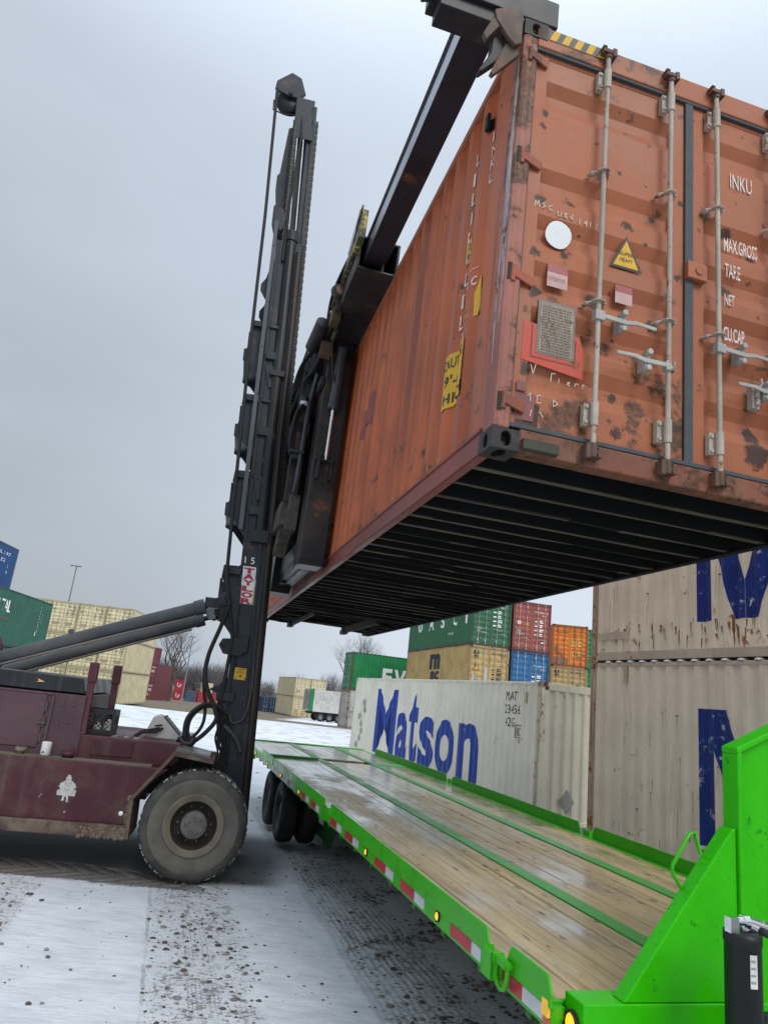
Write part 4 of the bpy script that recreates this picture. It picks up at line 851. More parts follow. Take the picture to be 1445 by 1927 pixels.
# ------------------------------------------------------------------ the loaded container handler
FMAR=paint('faded_maroon_paint',(.070,.017,.026),.48,rust=.0,streak=.3,fade=.30,dirtc=(.13,.10,.105),dirt=.20,scale=1.3)
FMARD=paint('chalky_maroon_panel',(.082,.044,.056),.55,streak=.2,fade=.18,dirtc=(.16,.13,.13),dirt=.12,scale=1.3)
MUD=paint('dried_mud',(.20,.165,.12),.95,streak=.3,fade=.35,bumpy=.6)
MUDM=paint('muddy_maroon_edge',(.10,.058,.05),.8,streak=.3,fade=.35,dirt=.9,bumpy=.4,scale=2)
HOODK=paint('streaked_black_hood',(.018,.020,.024),.35,streak=.55,fade=.3,dirtc=(.07,.07,.075),scale=2)
TYRED=paint('dark_tyre_shoulder',(.058,.058,.058),.9,streak=0,fade=.3,dirt=.35,bumpy=.3,scale=3)
TYRE=paint('muddy_tyre_wall',(.125,.118,.102),.9,streak=0,fade=.22,dirt=.35,bumpy=.3,scale=4)
TREADM=paint('snow_caked_tread',(.030,.028,.026),.9,streak=0,fade=.4,rust=.40,rustc=(.30,.29,.29),scale=5,bumpy=.6)
RIMM=paint('tan_dirty_rim',(.18,.155,.12),.85,streak=0,fade=.25,dirt=.4,scale=4,bumpy=.3)
HUBM=paint('speckled_hub',(.15,.142,.13),.85,streak=0,fade=.3,rust=.3,rustc=(.05,.045,.04),scale=8,bumpy=.4)
RIMDK=paint('dark_hub_well',(.055,.047,.04),.85,streak=0,fade=.3,scale=4)
BOXW=paint('off_white_lamp_housing',(.50,.50,.47),.5,streak=.3,fade=.1,dirtc=(.25,.22,.18),rust=.05,scale=3)
F_LOC=(-1.58,8.14,0); F_YAW=R(10)
FK=thing('container_handler','maroon container handler with a tall dark mast holding up the orange container','container handler',F_LOC,F_YAW)
MF=Matrix.Translation(F_LOC)@Matrix.Rotation(F_YAW,4,'Z'); MA=Matrix.Translation(A_LOC)@Euler((A_TILT,A_ROLL,A_YAW),'YXZ').to_matrix().to_4x4(); A2F=MF.inverted()@MA
TW=2.35                           # track: far side of the machine
q=MB(); side=[(-4.6,.52),(-.775,.52),(-.775,.80),(-.43,1.115),(-4.6,1.115)]
q.prism(side,'y',.0,.55); q.prism(side,'y',TW-.6,TW); q.box(-4.6,.55,.55,-1.0,TW-.6,1.0)
q.build('chassis',FMAR,FK,bevel=.012)
q=MB(); q.box(-4.6,-.05,.40,-.765,.12,.525); q.build('sill_lip',MUDM,FK,bevel=.01)
q=MB(); rr=random.Random(4)
for i in range(70): x=-1.22+rr.random()**.7*.46; q.lathe([(rr.uniform(.008,.026),0),(.010,.009),(.0,.013)],(x,-.046,rr.uniform(.40,.50)),(0,-1,0),6)
for i in range(40): t=rr.random(); q.lathe([(rr.uniform(.012,.03),0),(.012,.018),(0,.022)],(-.77+rr.uniform(-.01,.02),-.0,.42+t*.4),(0,-1,0),6)
q.build('mud_cake',MUD,FK)
# mudguard following the wheel
path=[(-.755,.40),(-.775,.80),(-.40,1.30),(.03,1.245)]; inn=[(-.715,.40),(-.735,.79),(-.385,1.255),(.03,1.205)]
q=MB()
for i in range(3): q.prism([path[i],path[i+1],inn[i+1],inn[i]],'y',-.06,.62)
q.build('mudguard',MUDM,FK,bevel=.006)
q=MB(); q.prism([(-.73,.80),(-.385,1.25),(.03,1.20),(.03,.78)],'y',.40,.43); q.prism([(-.73,.80),(-.385,1.25),(-.37,1.24),(-.715,.79)],'y',.05,.42); q.build('wheel_arch',BLACK,FK)
q=MB(); q.prism([(-.40,1.30),(.0,1.25),(-.02,1.285),(-.38,1.345)],'y',-.05,.60); q.build('mudguard_top',paint('wet_grey_plate',(.11,.105,.10),.35,streak=.3,fade=.2,dirt=.3,scale=3),FK,bevel=.006)
q=MB(); q.prism([(-1.43,1.115),(-.43,1.115),(-.36,1.19),(-.36,1.365),(-1.43,1.365)],'y',.20,TW-.2); q.build('front_body',FMAR,FK,bevel=.01)
q=MB(); q.box(-1.30,.185,1.17,-.86,.20,1.335); 
for x in (-1.28,-.88):
    for z in (1.19,1.315): q.tube([(x,.18,z),(x,.19,z)],.012,8)
q.build('side_hatch',FMAR,FK,bevel=.008)
q=MB(); q.box(-4.6,.22,1.115,-1.43,TW-.25,1.775); q.build('engine_body',FMARD,FK,bevel=.014)
q=MB(); q.box(-3.2,.205,1.19,-1.86,.22,1.745); q.box(-3.2,.20,1.745,-1.80,.22,1.77); q.build('engine_door',FMARD,FK,bevel=.01)
q=MB()
for z in (1.30,1.46,1.62): q.tube([(-1.845,.20,z-.05),(-1.845,.20,z+.05)],.013,8)
q.tube([(-1.79,.195,1.22),(-1.79,.195,1.74)],.012,8); q.box(-1.90,.18,1.44,-1.82,.20,1.46)
for x,z in ((-1.68,1.70),(-1.68,1.66),(-1.58,1.71),(-1.58,1.665),(-1.70,1.46),(-1.70,1.42),(-1.60,1.48),(-1.60,1.43)): q.tube([(x,.205,z),(x,.222,z)],.011,8)
q.build('hinge',paint('dull_bolt_steel',(.09,.075,.075),.5,rust=.3,streak=.2),FK)
q=MB(); q.prism([(-4.6,1.79),(-1.475,1.79),(-1.53,1.955),(-4.6,1.985)],'y',.205,TW-.3); q.build('engine_hood',HOODK,FK,bevel=.012,seg=3)
q=MB(); q.prism([(-2.01,1.865),(-1.915,1.875),(-2.0,1.905),(-1.98,1.88)],'y',.196,.203); q.build('arrow_sticker',plain('peeled_orange_sticker',(.55,.34,.18),.6),FK)
q=MB(); q.box(-4.6,.02,1.115,-.62,.20,1.128); q.build('step_plate',paint('muddy_step',(.15,.125,.10),.9,streak=.2,fade=.35,dirt=.5),FK)
for x,r_,m_ in ((-1.98,.055,MUD),(-1.50,.070,FMAR)):
    q=MB(); q.lathe([(0,.0),(r_*.8,.0),(r_*.8,.03),(r_,.032),(r_,.058),(r_*.7,.066),(0,.066)],(x,.10,1.125),(0,0,1),20)
    for k in range(8): t=k*math.pi/4; q.tube([(x+r_*.85*math.cos(t),.10+r_*.85*math.sin(t),1.185),(x+r_*.85*math.cos(t),.10+r_*.85*math.sin(t),1.198)],.008,6)
    q.build('filler_cap',m_,FK)
for yy in (.25,.72):      # two stout guard posts with sleeved tops
    x=-1.43 if yy<.5 else -1.25
    q=MB(); q.bar((x,yy,1.36),(x-.02,yy,2.12),.075,.060,(0,1,0)); q.bar((x-.012,yy,1.92),(x-.02,yy,2.14),.095,.085,(0,1,0)); q.build('guard_post',FMAR,FK,bevel=.015,seg=3)
q=MB()
for x in (-1.02,-.93): 
    for yy in (.30,.42): q.tube([(x,yy,1.36),(x,yy,1.40)],.014,8)
for x in (-1.1,-.98,-.86): q.box(x-.03,.26,1.362,x+.03,.48,1.372)
q.build('deck_fitting',paint('bright_worn_steel',(.22,.20,.19),.4,rust=.2,streak=.2),FK)
# sloping lamp housing
q=MB(); q.prism([(-.85,1.355),(-.42,1.355),(-.425,1.40),(-.66,1.615),(-.71,1.625),(-.76,1.60)],'y',.72,1.0); q.build('lamp_housing',BOXW,FK,bevel=.012)
q=MB(); q.bar((-.435,.86,1.425),(-.64,.86,1.615),.26,.02,(.6,0,.7)); 
for i in range(6): t=i/5; x=-.45-t*.18; z=1.435+t*.17; q.bar((x,.74,z),(x,.98,z),.014,.035,(.6,0,.7))
q.build('lamp_grille',paint('dull_grille',(.10,.095,.09),.4,rust=.15,metal=.3),FK)
q=MB(); q.box(-.42,.68,1.355,-.25,1.0,1.445); q.build('side_box',BOXW,FK,bevel=.008)
q=MB(); q.tube([(-.93,.66,1.37),(-.85,.65,1.43),(-.75,.66,1.455),(-.67,.70,1.475)],.016,8); q.tube([(-.91,.64,1.37),(-.83,.63,1.42),(-.71,.65,1.43),(-.63,.70,1.48)],.014,8); q.tube([(-.72,.66,1.50),(-.645,.69,1.515)],.011,8); q.build('cable',BLACK,FK)
# stickers on the side tank
q=MB(); cx_,cz=-1.42,.825
for P in ([(-.012,.155),(.012,.15),(.03,.12),(.028,.095),(.055,.085),(.085,.055),(.10,.025),(.07,.012),(.105,-.005),(.098,-.062),(.028,-.062),(.034,-.10),(.038,-.125),(.016,-.128),(.008,-.07),(-.008,-.07),(-.014,-.118),(-.04,-.118),(-.032,-.062),(-.10,-.062),(-.105,-.015),(-.07,.008),(-.098,.03),(-.08,.06),(-.05,.085),(-.028,.095),(-.032,.122)],):
    q.prism([(cx_+a*.9,cz+b*.95) for a,b in P],'y',-.0015,.0005,0)
def arc(x,z,r,a0,a1,n=8): 
    p=[(cx_+x+r*math.cos(a0+(a1-a0)*i/n),cz+z+r*math.sin(a0+(a1-a0)*i/n)) for i in range(n+1)]
    for (a,b),(c,d) in zip(p,p[1:]): q.bar((a,-.0022,b),(c,-.0022,d),.0032,.001,(0,1,0),1)
for a in ((0,.115,.020,0,6.28),(0,.07,.03,3.3,6.1),(-.045,.04,.035,.5,3.6),(.045,.04,.035,-.5,2.7),(0,.02,.028,3.2,6.2),(-.02,-.01,.05,2.6,4.4),(.02,-.01,.05,-1.3,.5),(-.02,-.08,.03,4.2,5.2),(.02,-.08,.03,4.2,5.2)): arc(*a)
q.build('emblem_sticker',[paint('weathered_white_sticker',(.52,.52,.50),.6,streak=.3,fade=.15,scale=4),plain('grey_outline',(.20,.20,.20),.6)],FK)
q=MB(); q.lathe([(0,.0015),(.024,.0015),(.024,0)],(-.84,0,.635),(0,-1,0),20); q.build('reflector_dot',WHITE_T,FK)
q=MB(); q.bar((-1.68,-.001,.73),(-1.655,-.001,.77),.006,.002,(0,1,0)); q.tube([(-1.40,.0,.61),(-1.40,-.006,.61)],.012,8); q.build('paint_chip',paint('bare_scratch',(.3,.25,.22),.6),FK)
# wheels
def big_wheel(yc,flip=1,hub=True):
    c=(-.075,yc,.572); ax=Vector((.03,-flip,0)).normalized(); Rr=.553
    q=MB(); q.lathe([(.316,.0),(.34,.012),(.414,.030),(.460,.036),(.468,.033)],c,ax,64,0); q.lathe([(.468,.033),(.476,.036),(.522,.022),(.549,.0),(.555,-.02)],c,ax,64,2)
    q.lathe([(.555,-.02),(.559,-.30),(.549,-.32),(.46,-.345),(.31,-.31)],c,ax,64,1)
    for k in range(44):      # tread blocks
        t=2*math.pi*k/44; e=.021
        for s0,s1,sh in ((-.03,-.16,.0),(-.17,-.29,.07)):
            vs=[]
            for rr_ in (.549,.569):
                for a,h in ((t-.052+sh,s0),(t+.052+sh,s0),(t+.045+sh+.05,s1),(t-.045+sh+.05,s1)): vs.append((c[0]+rr_*math.cos(a)*abs(ax[1])+ax[0]*h,c[1]+ax[1]*h-rr_*math.cos(a)*ax[0]*ax[1]/abs(ax[1]),c[2]+rr_*math.sin(a)))
            q.add(vs,[(0,1,2,3),(4,5,6,7),(0,1,5,4),(1,2,6,5),(2,3,7,6),(3,0,4,7)],1)
    wq=q.build('wheel',[TYRE,TREADM,TYRED],FK)
    q=MB(); q.lathe([(.322,-.008),(.318,.012),(.306,.016),(.294,.008),(.250,-.006),(.244,-.012)],c,ax,56,0); q.lathe([(.244,-.012),(.236,-.10),(.215,-.15),(.205,-.165),(.0,-.165)],c,ax,56,1); q.build('rim',[RIMM,RIMDK],wq)
    q=MB(); q.lathe([(.14,-.165),(.138,-.03),(.130,-.018),(.05,-.014),(0,-.014)],c,ax,40); 
    for k in range(3): t=k*2.1+.9; q.lathe([(.022,-.014),(.018,-.002),(.0,-.002)],(c[0]+.075*math.cos(t),c[1],c[2]+.075*math.sin(t)),ax,10)
    q.build('hub',HUBM,wq)
    q=MB()
    for k in range(10): t=k*2*math.pi/10; q.lathe([(.015,-.165),(.013,-.135),(0,-.135)],(c[0]+.178*math.cos(t),c[1],c[2]+.178*math.sin(t)),ax,6)
    q.build('wheel_nut',RIMM,wq)
big_wheel(-.02); big_wheel(TW+.02,-1)
q=MB(); q.tube([(-.075,.3,.553),(-.075,TW-.2,.553)],.16,16); q.box(-.9,.1,.93,-.6,.5,1.03); q.build('axle',STEELDK,FK)
# ---- mast
mX=lambda u,w_:.535+u-.05*w_
def mbox(q,u0,u1,d0,d1,w0,w1,mi=0):
    vs=[(mX(u,w_),d,w_) for w_ in (w0,w1) for d in (d0,d1) for u in (u0,u1)]
    q.add(vs,[(0,2,3,1),(4,5,7,6),(0,1,5,4),(2,6,7,3),(0,4,6,2),(1,3,7,5)],mi)
def mpoly(q,P,d0,d1,mi=0): q.prism([(mX(u,w_),w_) for u,w_ in P],'y',d0,d1,mi)
D0,D1=.72,1.62           # near and far rail
for d,sg in ((D0,1),(D1,-1)):
    a,b=(d,d+.05) if sg>0 else (d-.05,d)
    q=MB(); mbox(q,-.36,0,a,b,.42,8.35); mbox(q,-.40,-.34,min(a,a+sg*.17),max(b,b+sg*.12),.42,8.35); mbox(q,-.03,.0,a-.0,b+.09*(1 if sg>0 else 0),.42,8.35); mbox(q,-.19,-.15,a-.018,b,.5,8.3)
    q.build('outer_mast_rail',MASTP,FK,bevel=.006)
    q=MB(); q.tube([(mX(-.062,.45),a-.004 if sg>0 else b+.004,.45),(mX(-.062,8.2),a-.004 if sg>0 else b+.004,8.2)],.038,12); q.build('rail_rib',MASTB,FK)
    a2,b2=(d+.075,d+.12) if sg>0 else (d-.12,d-.075)
    q=MB(); mbox(q,-.12,-.02,a2,b2,.9,10.86); mbox(q,-.05,.0,a2-.03,b2+.09,.9,10.86); mbox(q,-.345,-.30,a2+.05,b2+.12,.9,10.6); mbox(q,-.30,-.12,b2+.03,b2+.05,.9,10.5)
    q.build('inner_mast_rail',MASTP,FK,bevel=.006)
# stepped tie brackets behind the rails
for wb in (7.62,6.72,5.60,4.50,3.22):
    q=MB()
    P=[(-.34,.40),(-.42,.32),(-.61,.31),(-.625,.15),(-.59,.10),(-.645,-.14),(-.68,-.15),(-.68,-.32),(-.56,-.37),(-.40,-.56),(-.34,-.62)] if wb<7.3 else [(-.34,.50),(-.42,.40),(-.49,.1),(-.55,.0),(-.55,-.10),(-.36,-.40),(-.34,-.40)]
    mpoly(q,[(u,wb+w_) for u,w_ in P],D0+.055,D0+.085); mpoly(q,[(u,wb+w_) for u,w_ in P],D1-.085,D1-.055)
    if wb<7.3:
        mbox(q,-.60,-.36,D0+.0,D1-.0,wb+.20,wb+.27); mbox(q,-.67,-.42,D0+.085,D1-.085,wb-.30,wb-.19); mbox(q,-.64,-.61,D0+.09,D1-.09,wb-.14,wb+.14)
        if wb>3.5: mbox(q,-.36,-.20,D0-.030,D0+.0,wb+.20,wb+.24); mbox(q,-.37,-.22,D0-.045,D0+.0,wb-.28,wb-.17)
    q.build('mast_bracket',MASTP,FK,bevel=.006)
for w_ in (4.75,6.35,2.9): q=MB(); mpoly(q,[(-.37,w_),(-.19,w_),(-.19,w_-.26),(-.29,w_-.34)],D0-.022,D0-.002); q.build('mast_gusset',MASTP,FK,bevel=.004)
for a_ in ((-.36,.0,D0,D1,.40,.75),(-.33,-.02,D0+.05,D1-.05,10.55,10.86),(-.36,-.3,D0,D1,2.2,2.45)): q=MB(); mbox(q,*a_); q.build('mast_crosshead',MASTP,FK,bevel=.008)
q=MB(); mbox(q,-.34,-.04,D0-.015,D0+.02,1.15,1.22); mbox(q,-.30,-.06,D0-.012,D0,.8,1.62); q.build('mast_foot_plate',MASTP,FK,bevel=.006)
q=MB(); mpoly(q,[(-.04,10.95),(-.08,10.72),(-.02,10.20),(-.33,10.20),(-.33,10.95)],D0+.03,D0+.30); q.build('mast_head_box',MASTP,FK,bevel=.01)
# lift cylinder: barrel and two bright rods
q=MB(); q.tube([(mX(-.19,3.95),D0+.03,3.95),(mX(-.19,8.5),D0+.03,8.5)],.085,20); mbox(q,-.30,-.09,D0-.075,D0+.01,3.86,4.02); mbox(q,-.29,-.09,D0-.07,D0+.01,6.2,6.28); q.tube([(mX(-.19,8.36),D0+.03,8.36),(mX(-.19,8.52),D0+.03,8.52)],.102,20); q.build('lift_cylinder',STEELDK,FK)
q=MB(); 
for du,dw in ((-.24,-.26),(-.14,-.165)): q.tube([(mX(du,8.5),D0+.05,8.5),(mX(dw,10.3),D0+.05,10.3)],.013,12)
q.build('lift_rod',plain('dull_rod',(.30,.32,.35),.3,.6),FK)
q=MB(); mpoly(q,[(-.40,10.5),(-.33,10.55),(-.33,8.2),(-.44,8.5),(-.50,8.75),(-.50,9.05),(-.475,9.10),(-.50,9.35),(-.50,9.60),(-.465,9.66)],D0+.22,D0+.25); q.build('mast_side_plate',MASTP,FK,bevel=.005)
# head sheave and its hexagonal guard
hx,hz=mX(-.43,11.0)+.0,11.02
q=MB(); q.prism([(hx-.03,hz+.43),(hx-.24,hz+.21),(hx-.25,hz+.05),(hx-.05,hz-.02),(hx+.17,hz-.03),(hx+.23,hz+.08),(hx+.13,hz+.36)],'y',D0+.10,D0+.14); q.prism([(hx-.03,hz+.43),(hx-.24,hz+.21),(hx-.25,hz+.05),(hx-.05,hz-.02),(hx+.17,hz-.03),(hx+.23,hz+.08),(hx+.13,hz+.36)],'y',D0+.34,D0+.38); q.build('sheave_guard',MASTP,FK,bevel=.01)
q=MB(); q.lathe([(0,0),(.185,0),(.20,.02),(.15,.05),(.15,.07),(.20,.10),(.185,.12),(0,.12)],(hx-.0,D0+.16,hz-.06),(0,1,0),28); q.lathe([(.0,-.08),(.035,-.08),(.035,0)],(hx-.0,D0+.16,hz+.02),(0,1,0),12); q.build('sheave',STEELDK,FK)
q=MB(); q.tube([(hx-.24,D0+.18,hz-.1),(hx-.23,D0+.18,hz-.28),(hx-.05,D0+.18,hz-.32),(hx+.15,D0+.18,hz-.27)],.012,6); q.build('rope_guard',STEELDK,FK)
# hoses and flat strap running up the back of the mast
q=MB(); q.tube([(hx-.215,D0+.10,hz+.05),(mX(-.60,8.7),D0-.03,8.7),(mX(-.60,6.5),D0-.04,6.5),(mX(-.58,4.6),D0-.05,4.6),(mX(-.56,3.4),D0-.05,3.4),(mX(-.40,2.6),D0-.05,2.6),(mX(-.47,1.7),D0-.05,1.7),(mX(-.42,1.3),D0-.05,1.3)],.023,8); q.tube([(hx+.18,D0+.08,hz+.02),(mX(-.20,10.2),D0+.02,10.2),(mX(-.27,9.0),D0-.0,9.0),(mX(-.28,8.0),D0-.03,8.0)],.020,8); q.build('mast_hose',BLACK,FK)
q=MB()
for w0,w1 in ((8.62,4.0),): q.bar((mX(-.425,w0),D0-.055,w0),(mX(-.455,w1),D0-.055,w1),.055,.02,(0,1,0))
for w0 in (8.2,7.3,6.6,5.9,5.2,4.5): q.tube([(mX(-.43,w0),D0-.075,w0),(mX(-.43,w0),D0-.05,w0)],.014,6)
q.build('hose_strap',paint('blue_grey_strap',(.075,.085,.10),.5,streak=.3),FK)
q=MB(); mpoly(q,[(-.44,8.50),(-.34,8.50),(-.30,8.68),(-.34,8.86),(-.43,8.88),(-.48,8.76)],D0-.02,D0+.02); q.build('strap_lug',MASTP,FK,bevel=.01)
# leaf chains
for du,w0,w1,dd in ((.022,10.7,4.2,D0+.16),(-.30,10.4,8.0,D0+.02)):
    q=MB(); n=int((w0-w1)/.055)
    for i in range(n): w_=w1+i*.055; k=.018 if i%2 else .024; q.box(mX(du,w_)-k,dd-.018,w_,mX(du,w_)+k,dd+.018,w_+.048)
    q.build('lift_chain',paint('greased_chain',(.055,.050,.042),.5,rust=.0,streak=0,scale=4) if 'ch' not in _C else _C['ch'],FK); _C.setdefault('ch',bpy.data.materials['greased_chain'])
# decals
q=MB(); zt=3.54
q.add([(mX(-.365,3.06),D0-.003,3.06),(mX(-.20,3.06),D0-.003,3.06),(mX(-.20,zt),D0-.003,zt),(mX(-.365,zt),D0-.003,zt)],[(0,1,2,3)],0)
for i,ch in enumerate('TAYLOR'): z0=zt-.012-(i+1)*.0775; put_text(q,ch,lambda u,v:(mX(-.352+u,z0+v),D0-.005,z0+v),.138,.070,.055,1)
q.build('maker_decal',[plain('decal_white',(.62,.62,.62),.5),REDP],FK)
q=MB(); put_text(q,'1 5',lambda u,v:(mX(-.355+u,3.575+v),D0-.004,3.575+v),.125,.085,.0); q.build('mast_number',WHITE_T,FK)
q=MB(); q.add([(mX(-.215,3.06),D0-.0060,3.06),(mX(-.165,3.06),D0-.006,3.06),(mX(-.165,3.30),D0-.006,3.30),(mX(-.205,3.30),D0-.006,3.30)],[(0,1,2,3)],1); q.add([(mX(-.195,3.28),D0-.0065,3.28),(mX(-.165,3.28),D0-.0065,3.28),(mX(-.165,3.38),D0-.0065,3.38),(mX(-.20,3.38),D0-.0065,3.38)],[(0,1,2,3)],0); q.build('old_label',[plain('cream_label',(.55,.52,.42),.6),plain('ochre_label',(.40,.32,.16),.6)],FK)
q=MB(); mpoly(q,[(-.335,2.13),(-.175,2.13),(-.17,2.27),(-.33,2.275)],D0-.004,D0-.002,0)
for a,b,c,d in ((-.30,2.25,-.20,2.258),(-.31,2.225,-.20,2.23),(-.31,2.21,-.22,2.215),(-.27,2.165,-.24,2.185),(-.32,2.14,-.30,2.15),(-.21,2.14,-.19,2.155)): mpoly(q,[(a,b),(c,b),(c,d),(a,d)],D0-.0055,D0-.0045,1)
q.build('warning_sticker',[YEL,DARK_T],FK)
# tilt cylinders
def tilt(d,x0,z0,x1,z1,r):
    e=Vector((x1-x0,0,z1-z0)).normalized(); B0=Vector((x0,d,z0))-e*1.6; B1=Vector((x1,d,z1))
    q=MB(); q.tube([B0,B1],r,20); q.tube([B1-e*.10,B1+e*.02],r*1.17,20); q.bar(B1-e*1.55+Vector((0,0,r+.02)),B1-e*1.50+Vector((0,0,r+.02)),.07,.06)
    c=q.build('tilt_cylinder',paint('worn_slate_cylinder',(.050,.056,.066),.4,streak=.3,fade=.35,dirt=.2,dirtc=(.03,.03,.03)) if 'tc' not in _C else _C['tc'],FK,bevel=0); _C.setdefault('tc',bpy.data.materials['worn_slate_cylinder'])
    q=MB(); q.tube([B1,B1+e*.16],r*.42,14); q.build('cylinder_rod',STEELDK,c)
    q=MB(); T=B1+e*.12; q.bar(T,T+e*.16,.14,.12); q.tube([T+e*.10+Vector((0,-.10,0)),T+e*.10+Vector((0,.10,0))],.04,12); q.build('clevis',MASTP,c,bevel=.01)
    q=MB(); q.tube([B0+Vector((0,-r,-r*.8)),B1-e*.9+Vector((0,-r*.8,-r*1.1)),B1-e*.12+Vector((0,-r*.6,-r*1.35))],.016,6); q.build('hydraulic_line',paint('rubbed_pipe',(.16,.14,.11),.5) if 'rp' not in _C else _C['rp'],c); _C.setdefault('rp',bpy.data.materials['rubbed_pipe'])
tilt(.38,-2.57,2.035,-.39,2.925,.080); tilt(1.42,-2.52,1.995,-.435,2.865,.080)
q=MB(); mpoly(q,[(-.36,3.30),(-.60,3.15),(-.62,2.95),(-.36,2.55)],D0-.03,D0-.005); mpoly(q,[(-.36,3.28),(-.56,3.12),(-.58,2.92),(-.36,2.6)],D1+.01,D1+.04); q.bar((-.32,.30,2.98),(-.32,1.5,2.93),.12,.12); q.build('tilt_lug',MASTP,FK,bevel=.01)
q=MB(); mpoly(q,[(-.36,2.62),(-.52,2.60),(-.56,2.52),(-.50,2.42),(-.30,2.40),(-.20,2.48),(-.20,2.66)],D0-.06,D0-.01); q.tube([(mX(-.50,2.55),D0-.10,2.55),(mX(-.50,2.55),D0,2.55)],.03,10); q.build('hose_clamp',STEELDK,FK,bevel=.008)
q=MB(); mpoly(q,[(-.36,2.18),(-.50,2.05),(-.62,1.98),(-.50,1.95),(-.50,1.72),(-.42,1.45),(-.36,1.35)],D0-.01,D0+.02); mbox(q,-.52,-.30,D0-.06,D0,1.86,1.96); q.build('mast_foot_bracket',MASTP,FK,bevel=.008)
# slack hoses between body and mast
def hose(pts,r,name='hose',m_=BLACK):
    P=[Vector((p[0]+(.10*p[1] if name=='hose' else 0),p[1],p[2])) for p in pts]; o=[]
    for i in range(len(P)-1):
        a=P[max(0,i-1)];b=P[i];c=P[i+1];d=P[min(len(P)-1,i+2)]
        for k in range(7):
            t=k/7; o.append(.5*((2*b)+(-a+c)*t+(2*a-5*b+4*c-d)*t*t+(-a+3*b-3*c+d)*t**3))
    o.append(P[-1]); q=MB(); q.tube(o,r,10); return q.build(name,m_,FK)
hose([(-.16,.66,3.05),(-.22,.64,2.75),(-.31,.60,2.35),(-.28,.58,2.05),(-.12,.58,1.75),(-.10,.58,1.62),(-.22,.55,1.45),(-.34,.52,1.36),(-.44,.50,1.37),(-.46,.50,1.42)],.026)
hose([(.02,.64,1.72),(-.10,.60,1.80),(-.26,.56,1.80),(-.40,.52,1.66),(-.42,.50,1.50),(-.38,.50,1.37)],.024)
hose([(.0,.66,1.70),(-.12,.62,1.78),(-.27,.58,1.76),(-.37,.54,1.64),(-.385,.52,1.50),(-.34,.50,1.39)],.018)
hose([(-.30,.68,2.5),(-.32,.66,2.1),(-.24,.63,1.72),(-.26,.60,1.52),(-.38,.55,1.36)],.020)
hose([(-.08,.69,1.85),(.03,.69,1.72),(.10,.69,1.62),(.22,.69,1.70),(.26,.69,2.0),(.24,.69,2.35)],.014,m_=paint('grey_hose',(.07,.065,.06),.6))
for i in range(5): hose([(-.02+i*.03,.70,1.66),(-.08+i*.035,.68,1.45),(-.02+i*.03,.68,1.25),(-.06+i*.02,.66,1.05)],.012)
hose([(.0,.69,1.58),(.16,.67,1.45),(.24,.66,1.30)],.026,m_=bpy.data.materials['grey_hose'])
q=MB(); q.tube([(-.41,.48,1.40),(-.35,.46,1.345),(-.28,.46,1.345),(-.25,.5,1.40)],.045,12); q.build('hose_fitting',STEELDK,FK)
# handrail and lamp that come into the frame at the left
q=MB(); q.tube([(-2.56,.7,1.97),(-2.60,.7,2.20),(-2.64,.7,2.30),(-2.72,.7,2.33),(-3.3,.7,2.33)],.022,10); q.build('handrail',FMAR,FK)
q=MB(); q.box(-5.4,.5,1.98,-4.2,1.9,2.1); 
for x in (-5.35,-4.25):
    for yy in (.55,1.85): q.bar((x,yy,2.0),(x,yy,3.65),.07,.07)
q.box(-5.45,.48,3.6,-4.15,1.92,3.72); q.build('cab_frame',FMAR,FK,bevel=.01)
q=MB(); q.bar((-4.2,.6,3.62),(-3.16,.62,3.78),.04,.04); q.lathe([(0,0),(.075,0),(.085,.02),(.06,.10),(0,.10)],(-3.17,.62,3.78),(1,0,.2),16); q.build('work_lamp',BLACK,FK)
# ---- carriage and telescopic spreader (laid out against the container it holds)
SPG=paint('oily_spreader_steel',(.017,.017,.019),.38,rust=.05,streak=.35,fade=.4,dirtc=(.07,.062,.05),dirt=.15,bumpy=.25)
SPS=paint('rubbed_skylit_beam_side',(.40,.42,.46),.36,rust=.0,streak=.5,fade=.2,dirtc=(.08,.08,.09),metal=.3)  # rubbed metal, its colour lightened for the skylight on this side
SPB=paint('beam_underside',(.020,.017,.021),.45,rust=.08,streak=.1,fade=.3)
SPR=paint('rusty_guide_iron',(.075,.048,.032),.55,rust=.4,streak=.4,fade=.35,scale=3,dirtc=(.05,.04,.03))
def sp(q,name,mats,parent=FK,bevel=.006): return q.xf(A2F).build(name,mats,parent,bevel=bevel)
def hollow(q,x0,x1,y0,y1,z0,z1,t=.02,mid=None,mi=0):
    q.box(x0,y0,z0,x1,y1,z0+t,mi); q.box(x0,y0,z1-t,x1,y1,z1,mi); q.box(x0,y0,z0+t,x0+t,y1,z1-t,mi); q.box(x1-t,y0,z0+t,x1,y1,z1-t,mi)
    if mid: q.box(mid-.012,y0,z0+t,mid+.012,y1,z1-t,mi)
q=MB(); hollow(q,-.40,.03,2.95,9.2,2.84,3.22,.025,-.13); q.box(.0,4.0,2.86,.02,8,3.2); sp(q,'spreader_tube',SPG)
q=MB(); 
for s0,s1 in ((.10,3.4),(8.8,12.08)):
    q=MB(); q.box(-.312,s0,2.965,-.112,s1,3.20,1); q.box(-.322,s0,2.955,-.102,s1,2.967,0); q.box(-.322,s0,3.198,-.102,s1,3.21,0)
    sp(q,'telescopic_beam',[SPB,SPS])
q=MB()     # cable carrier alongside
for x in (-.322,-.262):
    q.box(x,.3,3.212,x+.012,3.1,3.222); q.box(x,.3,3.272,x+.012,3.1,3.284)
for i in range(56): yy=.3+i*.05; q.box(-.322,yy,3.212,-.25,yy+.020,3.284)
sp(q,'cable_carrier',BLACK,bevel=0)
